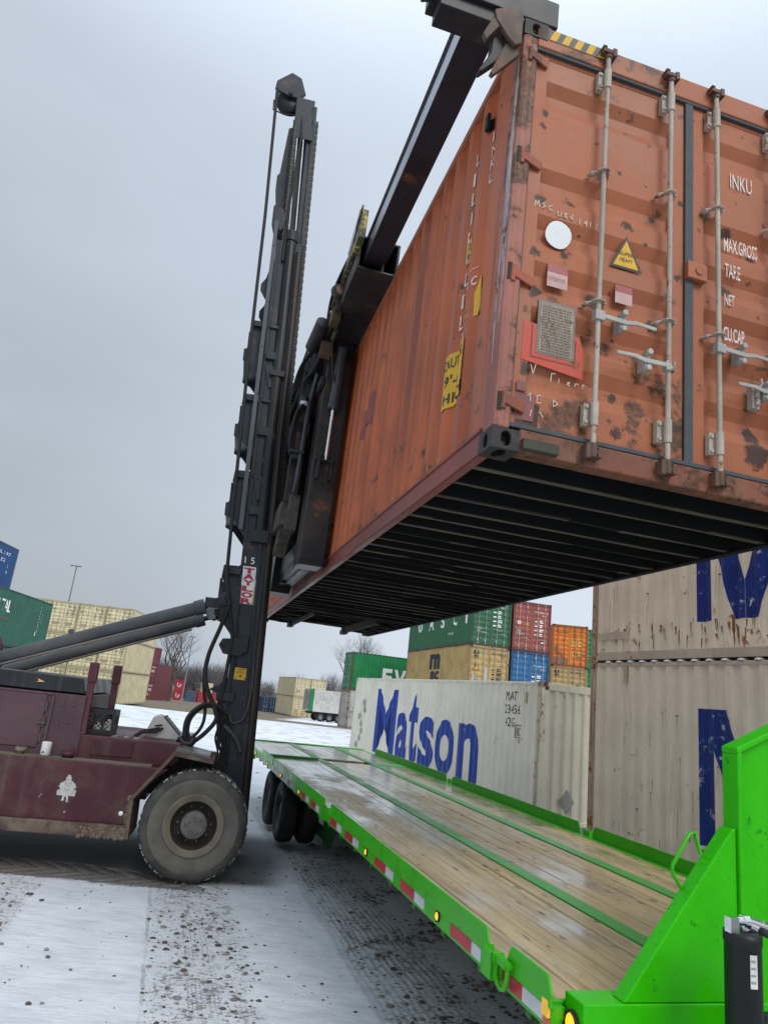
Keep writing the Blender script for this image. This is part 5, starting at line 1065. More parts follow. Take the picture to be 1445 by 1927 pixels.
q=MB(); q.box(-.47,2.62,2.95,-.405,2.95,3.27); q.box(-.445,2.9,3.08,-.405,4.3,3.22); q.tube([(-.48,2.55,3.25),(-.48,2.95,3.10)],.012,8); sp(q,'side_plate',paint('yellow_flaked_plate',(.07,.065,.045),.5,rust=.22,streak=.4,rustc=(.28,.21,.03),fade=.4,scale=3))
q=MB(); q.tube([(-.485,2.62,3.26),(-.485,3.05,3.02)],.013,8); sp(q,'work_light_tube',plain('white_tube',(.6,.62,.65),.3),bevel=0)
for s0,sg in ((.0,1),(L40,-1)):
    Y=lambda v:s0+sg*v
    def yb(q,x0,a,z0,x1,b,z1,mi=0): q.box(x0,min(Y(a),Y(b)),z0,x1,max(Y(a),Y(b)),z1,mi)
    q=MB(); yb(q,-.60,.02,2.93,.235,.24,3.135); yb(q,-.55,.05,2.83,-.10,.22,2.935); yb(q,-.05,.03,2.90,.20,.22,2.93); sp(q,'spreader_end_beam',SPG)
    q=MB()
    P=[(-.045,2.92),(-.02,2.88),(-.02,2.66),(-.06,2.63),(-.11,2.67),(-.20,2.78),(-.215,2.85),(-.14,2.90)]
    q.prism(P,'y',min(Y(-.02),Y(.01)),max(Y(-.02),Y(.01))); q.prism([(-.03,2.66),(-.02,2.60),(-.175,2.385),(-.195,2.40),(-.15,2.55),(-.11,2.66)],'y',min(Y(.012),Y(.05)),max(Y(.012),Y(.05)))
    q.prism([(-.215,2.80),(-.275,2.64),(-.25,2.60),(-.17,2.74)],'y',min(Y(-.015),Y(.02)),max(Y(-.015),Y(.02)))
    sp(q,'corner_guide',SPR)
    q=MB(); q.prism([(-.19,2.70),(-.20,2.56),(-.265,2.41),(-.25,2.40),(-.17,2.50),(-.11,2.60),(-.10,2.68)],'y',min(Y(.03),Y(.09)),max(Y(.03),Y(.09))); sp(q,'guide_flap',STEELDK)
    q=MB(); yb(q,-.10,.03,2.87,-.06,.1,2.95); sp(q,'guide_pin',paint('pale_pin',(.25,.19,.19),.5,rust=.2) if 'pp2' not in _C else _C['pp2']); _C.setdefault('pp2',bpy.data.materials['pale_pin'])
    q=MB(); q.tube([(-.60,Y(.1),3.06),(-.68,Y(.1),3.07),(-.70,Y(.12),2.98),(-.62,Y(.15),2.95)],.012,6); q.tube([(-.60,Y(.05),3.10),(-.72,Y(.06),3.08),(-.72,Y(.06),2.93),(-.66,Y(.07),2.82),(-.58,Y(.1),2.90)],.011,6); q.tube([(-.6,Y(.14),3.1),(-.66,Y(.15),3.06),(-.66,Y(.15),2.98),(-.6,Y(.17),2.96)],.010,6); sp(q,'end_hose',BLACK,bevel=0)
# hanging legs that bear on the container's side
for s0 in (4.52,7.25):
    q=MB(); q.box(-.345,s0,.085,-.045,s0+.42,2.84); q.prism([(s0,.085),(s0+.42,.085),(s0+.40,.03),(s0+.03,.03)],'x',-.345,-.05); sp(q,'bearing_leg',SPG,bevel=.012)
    q=MB(); q.box(-.30,s0-.10,1.02,-.27,s0,1.32); q.box(-.15,s0-.10,1.02,-.12,s0,1.32); q.tube([(-.33,s0-.06,1.26),(-.09,s0-.06,1.26)],.022,10); q.tube([(-.2,s0-.012,1.0),(-.2,s0,1.0)],.025,10); sp(q,'leg_clevis',STEELDK)
    q=MB(); q.tube([(-.21,s0-.075,1.95),(-.20,s0-.075,2.70)],.060,14); q.tube([(-.21,s0-.075,1.90),(-.21,s0-.075,1.97)],.068,14); sp(q,'leg_cylinder',bpy.data.materials['worn_slate_cylinder'],bevel=0)
    q=MB(); q.tube([(-.21,s0-.075,1.26),(-.21,s0-.075,1.95)],.022,12); sp(q,'leg_rod',CHROME,bevel=0)
q=MB(); q.box(-.22,4.94,.17,-.03,7.25,.30); q.prism([(-.24,.30),(-.03,.30),(-.03,.13),(-.16,.13)],'y',4.9,7.3); sp(q,'lower_pad',paint('scraped_pad',(.045,.045,.043),.35,streak=.4,fade=.3,dirtc=(.2,.19,.17)))
q=MB(); q.box(-.24,4.94,.30,-.20,7.25,.52); q.box(-.24,6.95,.13,-.03,7.26,.16); sp(q,'pad_web',SPG)
q=MB(); q.box(-.50,5.02,.50,-.36,5.32,.95); q.box(-.58,5.1,.56,-.36,6.9,.86); q.prism([(5.0,.50),(5.3,.50),(5.55,.30),(5.45,.22)],'x',-.55,-.40); sp(q,'carriage_foot',paint('mud_grey_casting',(.050,.047,.040),.7,streak=.4,fade=.35,dirt=.4,scale=3),bevel=.012)
q=MB()
for s0 in (5.05,6.75): q.box(-.56,s0,.85,-.40,s0+.16,3.05)
for z in (1.75,2.45,2.9): q.box(-.55,5.05,z,-.38,6.9,z+.16)
q.box(-.50,5.2,1.0,-.46,6.75,2.9); q.box(-.41,5.0,2.82,-.2,7.0,3.0); sp(q,'carriage',SPG,bevel=.01)
q=MB(); q.bar((-.47,4.98,.95),(-.47,4.88,1.10),.045,.03,(1,0,0)); q.bar((-.47,4.88,1.08),(-.46,4.90,2.10),.05,.03,(1,0,0)); q.bar((-.46,4.90,2.08),(-.43,4.75,2.45),.045,.03,(1,0,0)); sp(q,'carriage_strut',bpy.data.materials['blue_grey_strap'])
q=MB(); q.tube([(-.52,4.86,2.09),(-.52,4.86,2.15)],.055,16,0); q.tube([(-.52,4.86,2.05),(-.52,4.86,2.09)],.050,16,1); q.box(-.60,4.85,1.42,-.42,5.0,1.46); q.box(-.56,4.88,1.36,-.46,4.96,1.42); q.box(-.40,4.5,2.2,-.35,4.8,2.32); sp(q,'hose_reel_bracket',[STEELDK,plain('pale_collar',(.5,.5,.5),.4)])
def sphose(P,r):
    P=[A2F@Vector(p) for p in P]; return hose(P,r,'spreader_hose')
for i in range(4): sphose([(-.52+i*.02,4.86+.02*i,2.06),(-.60+i*.015,4.80+.03*i,1.90),(-.62+i*.02,4.82+.03*i,1.60),(-.60+i*.02,4.9,1.42)],.015)
for i in range(6): sphose([(-.66+i*.03,5.2+i*.05,2.35+i*.03),(-.62+i*.02,5.0+i*.06,2.62+i*.04),(-.50+i*.02,4.7+i*.05,2.80+i*.03),(-.42,4.5,2.92+i*.015)],.014)
for i in range(5): sphose([(-.60+i*.04,5.1+i*.06,2.2),(-.56+i*.03,4.95+i*.05,2.40+i*.02),(-.50,4.75,2.45+i*.05),(-.44,4.6,2.60+i*.03)],.013)
for i in range(4): sphose([(-.40-i*.012,3.55-i*.05,3.22),(-.46-i*.01,3.8,3.12-i*.02),(-.47,4.1+i*.03,2.98),(-.42,4.3+i*.05,2.80)],.012)
sphose([(-.36,4.40,2.95),(-.33,4.38,2.60),(-.27,4.40,2.30),(-.17,4.42,2.10),(-.16,4.44,1.95),(-.22,4.44,1.80)],.015)
q=MB(); q.tube([(-.50,4.25,2.88),(-.55,4.65,2.72)],.085,18); sp(q,'accumulator',SPG,bevel=0)
q=MB(); q.lathe([(0,.0),(.07,.0),(.085,.02),(.085,.10),(.05,.15),(0,.16)],(-.42,3.70,3.02),(-.25,1,.1),20,0); q.lathe([(0,-.003),(.062,-.003),(.062,.004)],(-.42,3.70,3.02),(-.25,1,.1),20,1); q.bar((-.42,3.78,2.80),(-.42,3.8,3.0),.05,.05); sp(q,'spreader_lamp',[SPG,plain('amber_brown_lens',(.24,.15,.09),.25)],bevel=0)
q=MB(); q.box(-.46,3.85,2.72,-.36,4.05,2.88); q.box(-.47,4.42,2.55,-.33,4.52,2.74); q.tube([(-.35,4.15,2.75),(-.35,4.35,2.75)],.03,8); sp(q,'valve_block',paint('brassy_grime',(.07,.055,.03),.5,rust=.3,streak=.4,scale=3))
# ---- loose things standing on the machine
FM=lambda x,y,z:MF@Vector((x,y,z))
cr=thing('plastic_crate','black plastic milk crate with white bottles on the maroon loader','crate',FM(-1.30,.50,1.368),F_YAW)
CRB=plain('black_crate_plastic',(.006,.0065,.0075),.5)
q=MB(); w_,d_,h_=.165,.165,.275
q.box(-w_,-d_,0,w_,d_,.012); 
for yy in (-d_,d_-.012): 
    q.box(-w_,yy,.012,w_,yy+.012,.055); q.box(-w_,yy,h_-.05,w_,yy+.012,h_); q.box(-w_,yy,.055,-w_+.03,yy+.012,h_-.05); q.box(w_-.03,yy,.055,w_,yy+.012,h_-.05)
    for i in range(-3,6):
        for s_ in (1,-1):
            x0=-w_+.03+i*.05; pts_=[]
            for k in range(9):
                x=x0+s_*k*.022+(.18 if s_<0 else 0); z=.055+k*.0215
                if -w_+.03<=x<=w_-.03: pts_.append((x,yy+.006,z))
            if len(pts_)>1: q.tube([pts_[0],pts_[-1]],.0038,4)
    q.tube([(-.05,yy+.006,h_-.06),(-.055,yy+.006,h_-.09),(-.03,yy+.006,h_-.115),(.03,yy+.006,h_-.115),(.055,yy+.006,h_-.09),(.05,yy+.006,h_-.06)],.006,6)
for xx in (-w_,w_-.012):
    q.box(xx,-d_+.012,.012,xx+.012,d_-.012,.075); q.box(xx,-d_+.012,h_-.06,xx+.012,d_-.012,h_)
    for i in range(9): q.box(xx,-d_+.02+i*.036,.075,xx+.012,-d_+.03+i*.036,h_-.06)
q.build('crate_shell',CRB,cr)
for i,(x,y) in enumerate(((-.02,-.06),(.07,.0),(.11,-.08))):
    b_=thing('bottle','white plastic bottle lying inside the black crate','bottle',FM(-1.30+x,.50+y,1.40),F_YAW+.4*i,'white bottles in the crate')
    q=MB(); q.lathe([(0,0),(.042,0),(.045,.01),(.045,.10 if i else .07),(.018,.13 if i else .10),(.018,.15 if i else .12),(0,.15 if i else .12)],(0,0,-.018),(.15*i,.1,1),14); q.build('bottle_body',plain('milky_plastic',(.5,.5,.46),.4) if 'mp' not in _C else _C['mp'],b_); _C.setdefault('mp',bpy.data.materials['milky_plastic'])
fl=thing('oil_filter','white oil filter can standing on the muddy step of the loader','oil filter',FM(-1.735,.11,1.130),F_YAW)
q=MB(); q.lathe([(0,0),(.046,0),(.050,.006),(.050,.128),(.046,.136),(.030,.140),(.028,.134),(0,.134)],(0,0,0),(0,0,1),28,0); q.build('filter_can',paint('white_enamel',(.62,.62,.60),.35,streak=.1,fade=.06),fl)
q=MB(); q.lathe([(0,.0),(.010,0),(.010,.001)],(-.012,-.0502,.035),(0,-1,0),12); q.build('filter_mark',plain('mark_blue',(.02,.05,.25),.5),fl)
# ------------------------------------------------------------------ the green flatbed trailer
GREEN=paint('wet_lime_paint',(.042,.40,.008),.32,streak=.0,fade=.09,rust=.17,rustc=(.014,.15,.006),scale=4,coat=.12,bumpy=.25,spec=.2)
GREENB=paint('bright_lime_paint',(.030,.45,.001),.34,streak=.0,fade=.07,rust=.14,rustc=(.010,.17,.002),scale=5,coat=.10,bumpy=.25,spec=.2)
GREEND=paint('worn_green_plate',(.045,.33,.045),.38,streak=.15,fade=.15,scale=2,dirt=.15,bumpy=.3)
def wood():
    mt,t,p=new_mat('wet_oak_boards'); co=t.nodes.new('ShaderNodeTexCoord').outputs['Object']
    s=t.nodes.new('ShaderNodeSeparateXYZ'); t.links.new(co,s.inputs[0])
    wn=t.nodes.new('ShaderNodeTexWhiteNoise'); wn.noise_dimensions='1D'; t.links.new(M('FLOOR',M('MULTIPLY',s.outputs[0],7.0,tree=t),tree=t),wn.inputs['W'])
    off=t.nodes.new('ShaderNodeCombineXYZ'); t.links.new(M('MULTIPLY',wn.outputs['Value'],9,tree=t),off.inputs[1])
    va=t.nodes.new('ShaderNodeVectorMath'); t.links.new(co,va.inputs[0]); t.links.new(off.outputs[0],va.inputs[1]); c2=va.outputs[0]
    g1=noise(t,mapping(t,c2,(26,1.1,1)),1,5,.62,.4); g2=noise(t,mapping(t,c2,(80,2.2,1)),1,3); g3=noise(t,mapping(t,c2,(5,.5,1)),1,3)
    col=mix(t,RANGE(g1,.36,.64,0,1,t),(.29,.195,.082),(.53,.405,.205)); col=mix(t,RANGE(g2,.45,.75,0,.35,t),col,(.16,.10,.055))
    col=mix(t,RANGE(wn.outputs['Value'],0,1,0,.38,t),col,(.45,.335,.155)); col=mix(t,RANGE(g3,.5,.75,0,.5,t),col,(.58,.445,.225))
    # wet, darker grey patches toward the rear
    wet=noise(t,mapping(t,co,(1.6,.7,1)),1,5,.6); wm=RANGE(M('ADD',wet,RANGE(s.outputs[1],2.5,9,0,.16,t,False),tree=t),.50,.64,0,1,t); col=mix(t,M('MULTIPLY',wm,.42,tree=t),col,(.14,.112,.085))
    # knots, splinters
    v=t.nodes.new('ShaderNodeTexVoronoi'); v.voronoi_dimensions='2D'; v.inputs['Scale'].default_value=1; t.links.new(mapping(t,c2,(9,3.2,1)),v.inputs['Vector'])
    kn=M('MULTIPLY',RANGE(M('ADD',v.outputs['Distance'],M('MULTIPLY',noise(t,co,40,3),.12,tree=t),tree=t),.15,.24,1,0,t),RANGE(noise(t,co,2.3,2),.50,.56,0,1,t),tree=t); col=mix(t,M('MULTIPLY',kn,.85,tree=t),col,(.045,.025,.016))
    sp_=RANGE(noise(t,mapping(t,c2,(34,6,1)),1,2),.66,.70,0,.8,t); col=mix(t,sp_,col,(.06,.035,.022))
    # slanting saw marks on the outer boards
    w_=t.nodes.new('ShaderNodeTexWave'); w_.bands_direction='X'; w_.inputs['Scale'].default_value=13; w_.inputs['Distortion'].default_value=1.2
    cb=t.nodes.new('ShaderNodeCombineXYZ'); t.links.new(M('ADD',s.outputs[1],M('MULTIPLY',s.outputs[0],.7,tree=t),tree=t),cb.inputs[0]); t.links.new(cb.outputs[0],w_.inputs['Vector'])
    sm=M('MULTIPLY',M('MULTIPLY',RANGE(w_.outputs['Fac'],.70,.95,0,.6,t),RANGE(s.outputs[0],.30,.36,1,0,t),tree=t),RANGE(noise(t,co,1.7,2),.42,.55,0,1,t),tree=t); col=mix(t,sm,col,(.12,.08,.05))
    t.links.new(col,p.inputs['Base Color']); wl=noise(t,mapping(t,co,(3,1.5,1)),1,4); rg=M('SUBTRACT',RANGE(wl,.35,.6,.60,.40,t),M('MULTIPLY',wm,.26,tree=t),tree=t); t.links.new(rg,p.inputs['Roughness'])
    t.links.new(M('ADD',M('MULTIPLY',wm,.55,tree=t),.22,tree=t),p.inputs['Coat Weight']); p.inputs['Coat Roughness'].default_value=.12
    bump(t,p,M('ADD',g1,M('MULTIPLY',g2,.5,tree=t),tree=t),.35,.004); return mt
AMB=plain('lit_amber_lens',(.75,.35,.02),.25,emit=(1.0,.36,.015),es=1.7)
AMBD=plain('amber_reflector',(.70,.42,.02),.2,emit=(1.0,.5,.03),es=.25); ORR=plain('orange_reflector',(.55,.12,.03),.3)  # amber reflector made to glow faintly, though it is no lamp
TRED=plain('red_reflective_tape',(.42,.022,.035),.35); TWHT=plain('white_reflective_tape',(.52,.54,.55),.35)
T_LOC=(.88292,2.9265,.99349); T_ROT=(.00546,0,.26502)
TR=thing('flatbed_trailer','lime green flatbed trailer with a wet wooden deck and raised front wall','trailer',T_LOC,rot=T_ROT)
TL=12.25
q=MB(); rr=random.Random(6)
for x0,x1 in ((.062,.915),(1.045,1.825),(1.955,2.438)):
    n=round((x1-x0)/.143); wv=(x1-x0)/n
    for i in range(n):
        dz=rr.uniform(-.003,.0015); y=.19
        q.box(x0+i*wv+.002,.19,-.04,x0+(i+1)*wv-.002,9.10,-.004+dz); q.box(x0+i*wv+.002,9.48,-.04,x0+(i+1)*wv-.002,TL-.16,-.004+dz)
q.build('deck',wood(),TR,bevel=.003,seg=1)
q=MB(); q.box(.05,.1,-.06,2.45,TL-.1,-.045); q.build('deck_underlay',BLACK,TR)
for x0 in (.92,1.83):
    q=MB(); q.box(x0,.17,-.045,x0+.12,TL-.1,.003); q.build('deck_strip',GREEND,TR,bevel=.003,seg=1)
q=MB(); q.box(.062,9.105,-.04,.915,9.475,.004); q.box(.062,9.09,.0,.915,9.11,.03); q.build('cross_plate',GREEND,TR,bevel=.003,seg=1); q=MB(); q.box(1.955,9.105,-.04,2.438,9.475,.004); q.build('cross_plate',GREEND,TR,bevel=.003,seg=1)
for x0,x1,s_ in ((0,.06,-1),(2.44,2.5,1)):
    q=MB(); q.box(x0,.14 if s_<0 else .0,-.085,x1,TL,.0); q.build('side_rail',GREEN,TR,bevel=.005)
    xo=-.012 if s_<0 else 2.5; xi=0 if s_<0 else 2.512
    segs=((.13,.50),(.69,4.07),(4.31,7.74),(7.80,9.05)) if s_<0 else ((.35,3.74),(3.96,7.30),(7.50,11.3))
    for a,b in segs:
        h=.105; c=.06
        q=MB(); q.prism([(a,-.005),(b,-.005),(b,h-c),(b-c*.4,h-.01),(b-c*.7,h),(a+c*.7,h),(a+c*.4,h-.01),(a,h-c)],'x',xo,xi); q.build('guide_plate',GREEN,TR,bevel=.003,seg=1)
    for y in ((.55,.66),(4.13,4.25)) if s_<0 else ((3.8,3.9),(7.36,7.45)):
        q=MB(); X0,X1=(-.06,-.0) if s_<0 else (2.5,2.56)
        q.box(X0,y[0]-.0,-.06,X0+.008,y[1],.05); q.box(X0,y[0],-.06,X1,y[0]+.008,.05); q.box(X0,y[1]-.008,-.06,X1,y[1],.05); q.build('stake_pocket',GREEN,TR)
q=MB(); q.box(0,TL-.14,-.22,2.5,TL,.012); q.build('rear_beam',GREEN,TR,bevel=.008)
q=MB(); q.box(-.34,TL-.12,-.36,.3,TL-.02,-.25); q.box(.05,TL-.12,-.3,.18,TL-.03,-.1); q.build('rear_light_bar',GREEN,TR,bevel=.006)
# marker lamps and tape along the near side
for y in (1.34,2.81,4.26,5.65,7.0,8.31,9.77,11.2):
    q=MB(); q.lathe([(.0,.015),(.014,.013),(.021,.007),(.023,.0)],(-.001,y,-.035),(-1,0,0),16); l_=q.build('marker_lamp',AMB,TR)
    q=MB(); q.lathe([(.022,.0),(.029,.0),(.029,.009),(.023,.010)],(-.001,y,-.035),(-1,0,0),16); q.build('lamp_rim',BLACK,l_)
for y0 in (.20,.72,1.56,2.15,3.05,3.62,4.55,5.1,6.1,7.3,8.6):
    q=MB(); q.box(-.0025,y0,-.068,.001,y0+.17,-.012); q.build('white_tape',TWHT,TR)
    q=MB(); q.box(-.0025,y0+.17,-.068,.001,y0+.44 if y0>.3 else y0+.38,-.012); q.build('red_tape',TRED,TR)
q=MB(); q.box(-.0135,.146,-.040,-.001,.192,.018); q.build('side_reflector',AMBD,TR); q=MB(); q.box(-.006,.146,-.085,.001,.195,-.045); q.build('orange_reflector',ORR,TR)
q=MB(); P=[]
for k in range(25):
    t=math.pi*k/24; P.append((-.035,.50+.052*math.cos(t)*1.0,-.02-.05*math.sin(t) if True else 0))
P=[(-.03,.552,.03)]+P+[(-.03,.448,.03)]; q.tube(P,.011,10); q.tube([(-.03,.43,.035),(-.03,.57,.035)],.015,10); q.box(-.045,.45,.015,0,.55,.04); q.build('tie_down_ring',GREEN,TR)
# frame below
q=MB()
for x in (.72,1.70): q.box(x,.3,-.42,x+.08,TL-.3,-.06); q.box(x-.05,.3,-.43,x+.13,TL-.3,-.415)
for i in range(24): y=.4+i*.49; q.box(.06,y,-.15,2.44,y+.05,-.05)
q.build('chassis',paint('dark_green_chassis',(.03,.16,.02),.5,streak=.2,dirt=.3),TR)  # frame in a darker green than the rails
q=MB(); q.box(.12,.30,-.94,.24,.44,-.06); q.box(.06,.25,-.99,.30,.49,-.94); q.box(2.26,.30,-.94,2.38,.44,-.06); q.box(2.2,.25,-.99,2.44,.49,-.94); q.build('landing_leg',GREEN,TR,bevel=.008)
for ya in (7.85,9.05):
    q=MB(); q.tube([(.3,ya,-.59),(2.2,ya,-.59)],.06,12); q.build('axle',STEELDK,TR)
    for x0,s_ in ((.15,1),(.45,1),(2.35,-1),(2.05,-1)):
        q=MB(); q.lathe([(.235,.03),(.25,.012),(.30,.0),(.36,.006),(.390,.028),(.400,.06),(.400,.17),(.390,.205),(.36,.225),(.25,.22)],(x0,ya,-.59),(s_,0,0),40)
        for g_ in (.085,.115,.145): q.lathe([(.401,g_-.004),(.4035,g_-.003),(.4035,g_+.003),(.401,g_+.004)],(x0,ya,-.59),(s_,0,0),40)
        wq=q.build('wheel',paint('trailer_tyre',(.016,.016,.017),.75,streak=0,fade=.3,dirt=.15) if 'tt' not in _C else _C['tt'],TR); _C.setdefault('tt',bpy.data.materials['trailer_tyre'])
        q=MB(); q.lathe([(.238,.028),(.225,.02),(.215,.05),(.20,.10),(.12,.12),(.11,.05),(.0,.04)],(x0,ya,-.59),(s_,0,0),28); q.build('rim',paint('dim_steel_rim',(.05,.052,.055),.5,streak=0,fade=.2) if 'tr' not in _C else _C['tr'],wq); _C.setdefault('tr',bpy.data.materials['dim_steel_rim'])
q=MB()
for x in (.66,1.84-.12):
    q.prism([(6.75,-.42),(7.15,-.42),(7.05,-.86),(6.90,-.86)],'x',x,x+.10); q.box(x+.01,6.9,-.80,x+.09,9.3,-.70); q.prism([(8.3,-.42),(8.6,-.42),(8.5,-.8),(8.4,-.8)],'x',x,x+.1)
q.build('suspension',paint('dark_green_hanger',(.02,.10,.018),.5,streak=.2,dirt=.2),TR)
# front end : cross beam, raised wall with its slanting gusset, lift cylinder
q=MB(); q.box(.07,.03,-.42,2.43,.165,.05); q.build('front_beam',GREENB,TR,bevel=.006,seg=3)
q=MB(); q.box(.0,.168,-.30,.068,.20,-.09); q.prism([(.0,.19),(.07,.166),(.09,.19)],'z',-.01,.012); q.build('corner_block',GREEN,TR,bevel=.006)
q=MB(); q.box(.09,.17,-.03,2.43,.188,.012); q.build('deck_edge',GREEN,TR,bevel=.003)
q=MB(); q.prism([(.245,.0515),(.783,.0515),(.783,.70),(.76,.69)],'y',.036,.113); q.build('wall_gusset',GREENB,TR,bevel=.006,seg=3)
q=MB()
for i in range(30):
    t=rr.random(); x=.25+.485*t+.003; z=.06+.615*t+.0; q.lathe([(.004,0),(.003,.002),(0,.003)],(x,.04+rr.random()*.07,z),(-.78,0,.62),6)
q.build('weld_bead',GREENB,TR)
q=MB(); q.tube([(.555,.10,.45),(.515,.10,.50),(.515,.10,.53),(.60,.10,.655),(.625,.10,.665),(.655,.10,.58)],.0085,10); q.build('grab_handle',GREEN,TR)
q=MB(); q.prism([(.785,-.40),(.81,-.40),(.81,1.015),(.785,1.0)],'y',.02,.115); q.prism([(.81,-.40),(2.45,-.40),(2.45,1.30),(1.30,1.24),(.81,1.015)],'y',.06,.09); q.prism([(.785,1.0),(1.30,1.24),(2.45,1.30),(2.45,1.325),(1.29,1.265),(.782,1.027)],'y',.02,.115); q.build('front_wall',GREENB,TR,bevel=.006,seg=3)
q=MB(); q.lathe([(0,.022),(.022,.020),(.033,.012),(.036,.0)],(.069,.098,-.038),(-1,0,0),24); lq=q.build('front_lamp',AMB,TR)
q=MB(); q.lathe([(.035,.0),(.045,.0),(.045,.013),(.037,.016)],(.069,.098,-.038),(-1,0,0),24); q.build('lamp_rim',BLACK,lq)
q=MB(); 
for dx,dz in ((0,0),(.0,.017),(.0,-.017),(.0,.0)): pass
HC_=paint('satin_black_cylinder',(.012,.013,.014),.35,streak=.1,fade=.2)
cxx,cyy=.52,-.27
q=MB(); q.lathe([(0,-.98),(.062,-.98),(.062,.36),(.065,.362),(.065,.395),(.055,.40),(0,.40)],(cxx,cyy,0),(0,0,1),40); q.box(cxx+.04,cyy+.02,-.95,cxx+.085,cyy+.08,.37); hy=q.build('lift_cylinder',HC_,TR)
q=MB(); q.box(cxx-.066,cyy-.02,.395,cxx-.03,cyy+.012,.445); q.tube([(cxx-.05,cyy,.43),(cxx+.0,cyy,.432)],.016,12); q.tube([(cxx,cyy,.432),(cxx+.025,cyy,.432)],.021,6); q.tube([(cxx+.025,cyy,.432),(cxx+.085,cyy,.418)],.018,12); q.tube([(cxx+.085,cyy,.418),(cxx+.115,cyy,.41)],.021,6); q.tube([(cxx+.02,cyy,.42),(cxx+.07,cyy,.405)],.023,12); q.build('hose_fitting',CHROME,hy)
q=MB(); q.tube([(cxx+.10,cyy,.414),(cxx+.16,cyy,.395),(cxx+.22,cyy+.01,.35),(cxx+.28,cyy+.02,.27),(cxx+.33,cyy+.02,.15)],.015,10); q.tube([(cxx+.06,cyy-.02,.408),(cxx+.14,cyy-.02,.375),(cxx+.19,cyy-.02,.30),(cxx+.24,cyy-.01,.2)],.013,10); q.build('hydraulic_hose',BLACK,hy)
q=MB()
for k in range(6): a0=-1.95+k*.07; a1=a0+.07; q.add([(cxx+0.0635*math.cos(a),cyy+0.0635*math.sin(a),z) for a,z in ((a0,.235),(a1,.235),(a1,.34),(a0,.34))],[(0,1,2,3)])
for k in range(4): z=.25+k*.022; a0=-1.92; q.add([(cxx+.0642*math.cos(a),cyy+.0642*math.sin(a),zz) for a,zz in ((a0,z),(a0+.28,z),(a0+.28,z+.008),(a0,z+.008))],[(0,1,2,3)],1)
q.build('cylinder_label',[plain('label_white',(.6,.6,.6),.5),plain('label_print',(.28,.28,.28),.6)],hy)
q=MB(); q.box(.70,-.16,-.30,.82,-.05,.02); q.tube([(.70,-.12,-.05),(.76,-.12,.06),(.80,-.12,.05)],.03,10); q.build('valve_block',HC_,TR,bevel=.008)
# ------------------------------------------------------------------ bare trees
BARK=paint('winter_bark',(.085,.075,.068),.9,streak=.1,fade=.3); BARKF=paint('hazed_far_bark',(.135,.125,.128),.9,streak=0,fade=.25)  # far bark greyed: the haze is put into its colour
def grow(q,p,d,l,r,lev,rr,n,mi=0,spread=.6,upw=.12):
    k=3; pts=[p]; rs=[r]; dd=d.copy()
    for i in range(k):
        dd=(dd+Vector((rr.uniform(-1,1),rr.uniform(-1,1),rr.uniform(-.6,1)))*.13+Vector((0,0,upw*.5))).normalized(); pts.append(pts[-1]+dd*(l/k)); rs.append(r*(1-.38*(i+1)/k))
    q.tube(pts,rs,n if r>.03 else 3,mi,cap=False)
    if lev<=0: return
    kids=rr.choice((2,3,3)) if lev>1 else rr.choice((2,3))
    for c in range(kids):
        t=rr.uniform(.45,1.0) if c else 1.0; f=t*k; i=min(int(f),k-1); b=pts[i]+(pts[i+1]-pts[i])*(f-i)
        ax=Vector((rr.uniform(-1,1),rr.uniform(-1,1),rr.uniform(-.25,.5))).normalized(); nd=(dd*(1-spread*.5)+ax*spread*rr.uniform(.7,1.2)+Vector((0,0,upw))).normalized()
        grow(q,b,nd,l*rr.uniform(.62,.86),rs[i]*rr.uniform(.55,.75),lev-1,rr,n,mi,spread,upw)
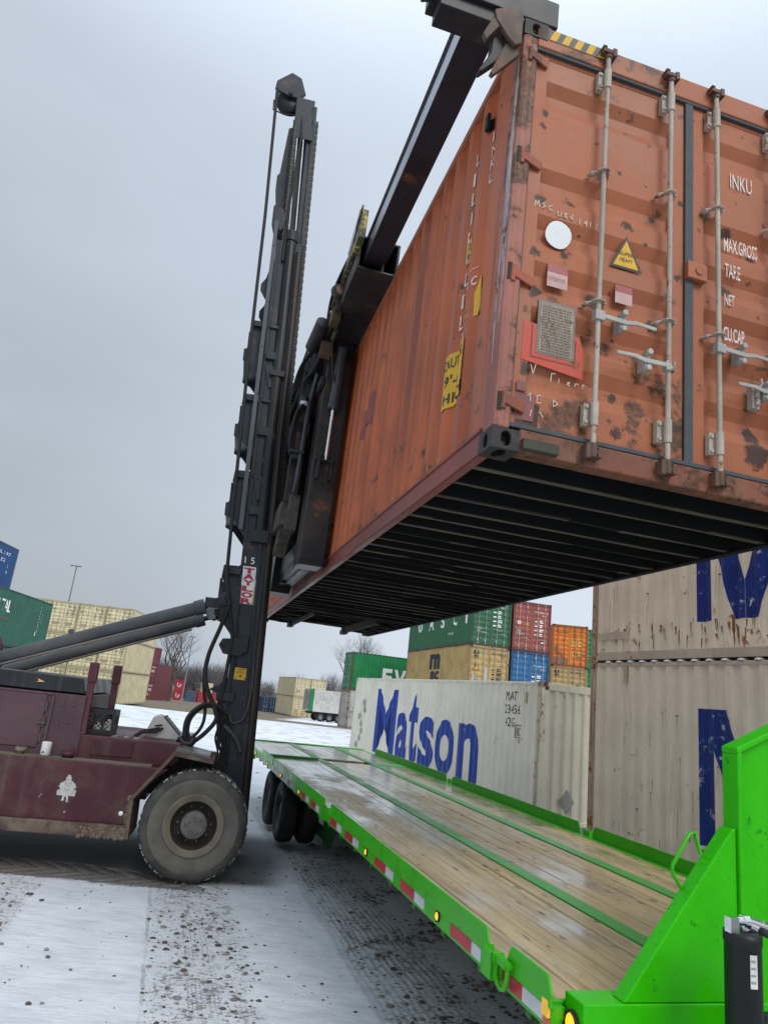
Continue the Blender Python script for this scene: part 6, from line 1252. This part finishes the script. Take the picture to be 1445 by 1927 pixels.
def tree(x,y,h,label,seed,r=.25,lev=7,spread=.62,forks=4):
    t=thing('bare_tree',label,'tree',(x,y,G(x,y)),0,'bare winter trees'); rr=random.Random(seed)
    tq=MB(); th=h*.26; tq.tube([(0,0,-.3),(.05,0,th*.4),(.0,.1,th)],[r*1.3,r,r*.85],10); tq.build('trunk',BARK,t)
    q=MB()
    for i in range(forks):
        a=i*2*math.pi/forks+rr.uniform(-.4,.4); dv=Vector((math.cos(a)*.55,math.sin(a)*.55,1)).normalized()
        grow(q,Vector((0,.1,th*.97)),dv,h*.27,r*.62,lev-1,rr,6,0,spread)
    grow(q,Vector((0,.1,th*.97)),Vector((0,0,1)),h*.27,r*.6,lev-1,rr,6,0,spread)
    q.build('crown',BARK,t); return t
tree(-34.6,130,14.2,'large bare tree rising behind the maroon containers',5,.34,7,.72)
tree(-.6,96,11.2,'bare tree whose twigs show over the bright green container',12,.30,7)
tree(-8.6,165,9.6,'smaller bare tree left of the green container, above the grey semitrailer',21,.2,6)
rr=random.Random(31); q=MB()
base=[]
for i in range(10):     # a few grown shapes, repeated with turns and scales, make the far wood
    m_=MB(); h=rr.uniform(7,9.5); r=.14
    m_.tube([(0,0,-.5),(0,0,h*.3)],[r*1.3,r],4,cap=False)
    for k in range(3): a=rr.random()*6.3; grow(m_,Vector((0,0,h*rr.uniform(.12,.3))),Vector((math.cos(a)*.45,math.sin(a)*.45,1)).normalized(),h*.30,r*.62,4,rr,3,0,.5)
    base.append((m_.v,m_.f))
def plant(x,y,s,wide=1):
    v,f=rr.choice(base); a=rr.random()*6.3; ca,sa=math.cos(a)*s*wide,math.sin(a)*s*wide; g_=G(x,y)
    q.add([(x+ca*vx-sa*vy,y+sa*vx+ca*vy,g_+vz*s) for vx,vy,vz in v],f,0,True)
for i in range(330):
    y=rr.uniform(205,262); x=rr.uniform(-70,30)*y/235; s=rr.uniform(.72,1.15)*(1.22 if x<-38 else 1.0)*(1.25 if x>-14 else 1); plant(x,y,s,1.15)
for i in range(60):
    y=rr.uniform(200,230); plant(rr.uniform(-64,-40),y,rr.uniform(1.0,1.45))
w_=q.build('woodland',BARKF,kind='stuff'); w_['label']='leafless woodland along the far edge of the yard'
q=MB()      # understorey : low tangled brush closing the foot of the wood
for i in range(900):
    y=rr.uniform(200,250); x=rr.uniform(-75,32)*y/235; h=rr.uniform(1.2,3.2); g_=G(x,y)
    for k in range(3): a=rr.random()*6.3; q.tube([(x,y,g_-.2),(x+math.cos(a)*h*.2,y+math.sin(a)*h*.2,g_+h*.5),(x+math.cos(a)*h*.5,y+math.sin(a)*h*.5,g_+h)],[.07,.045,.012],3,cap=False)
u_=q.build('brushwood',BARKF,kind='stuff')
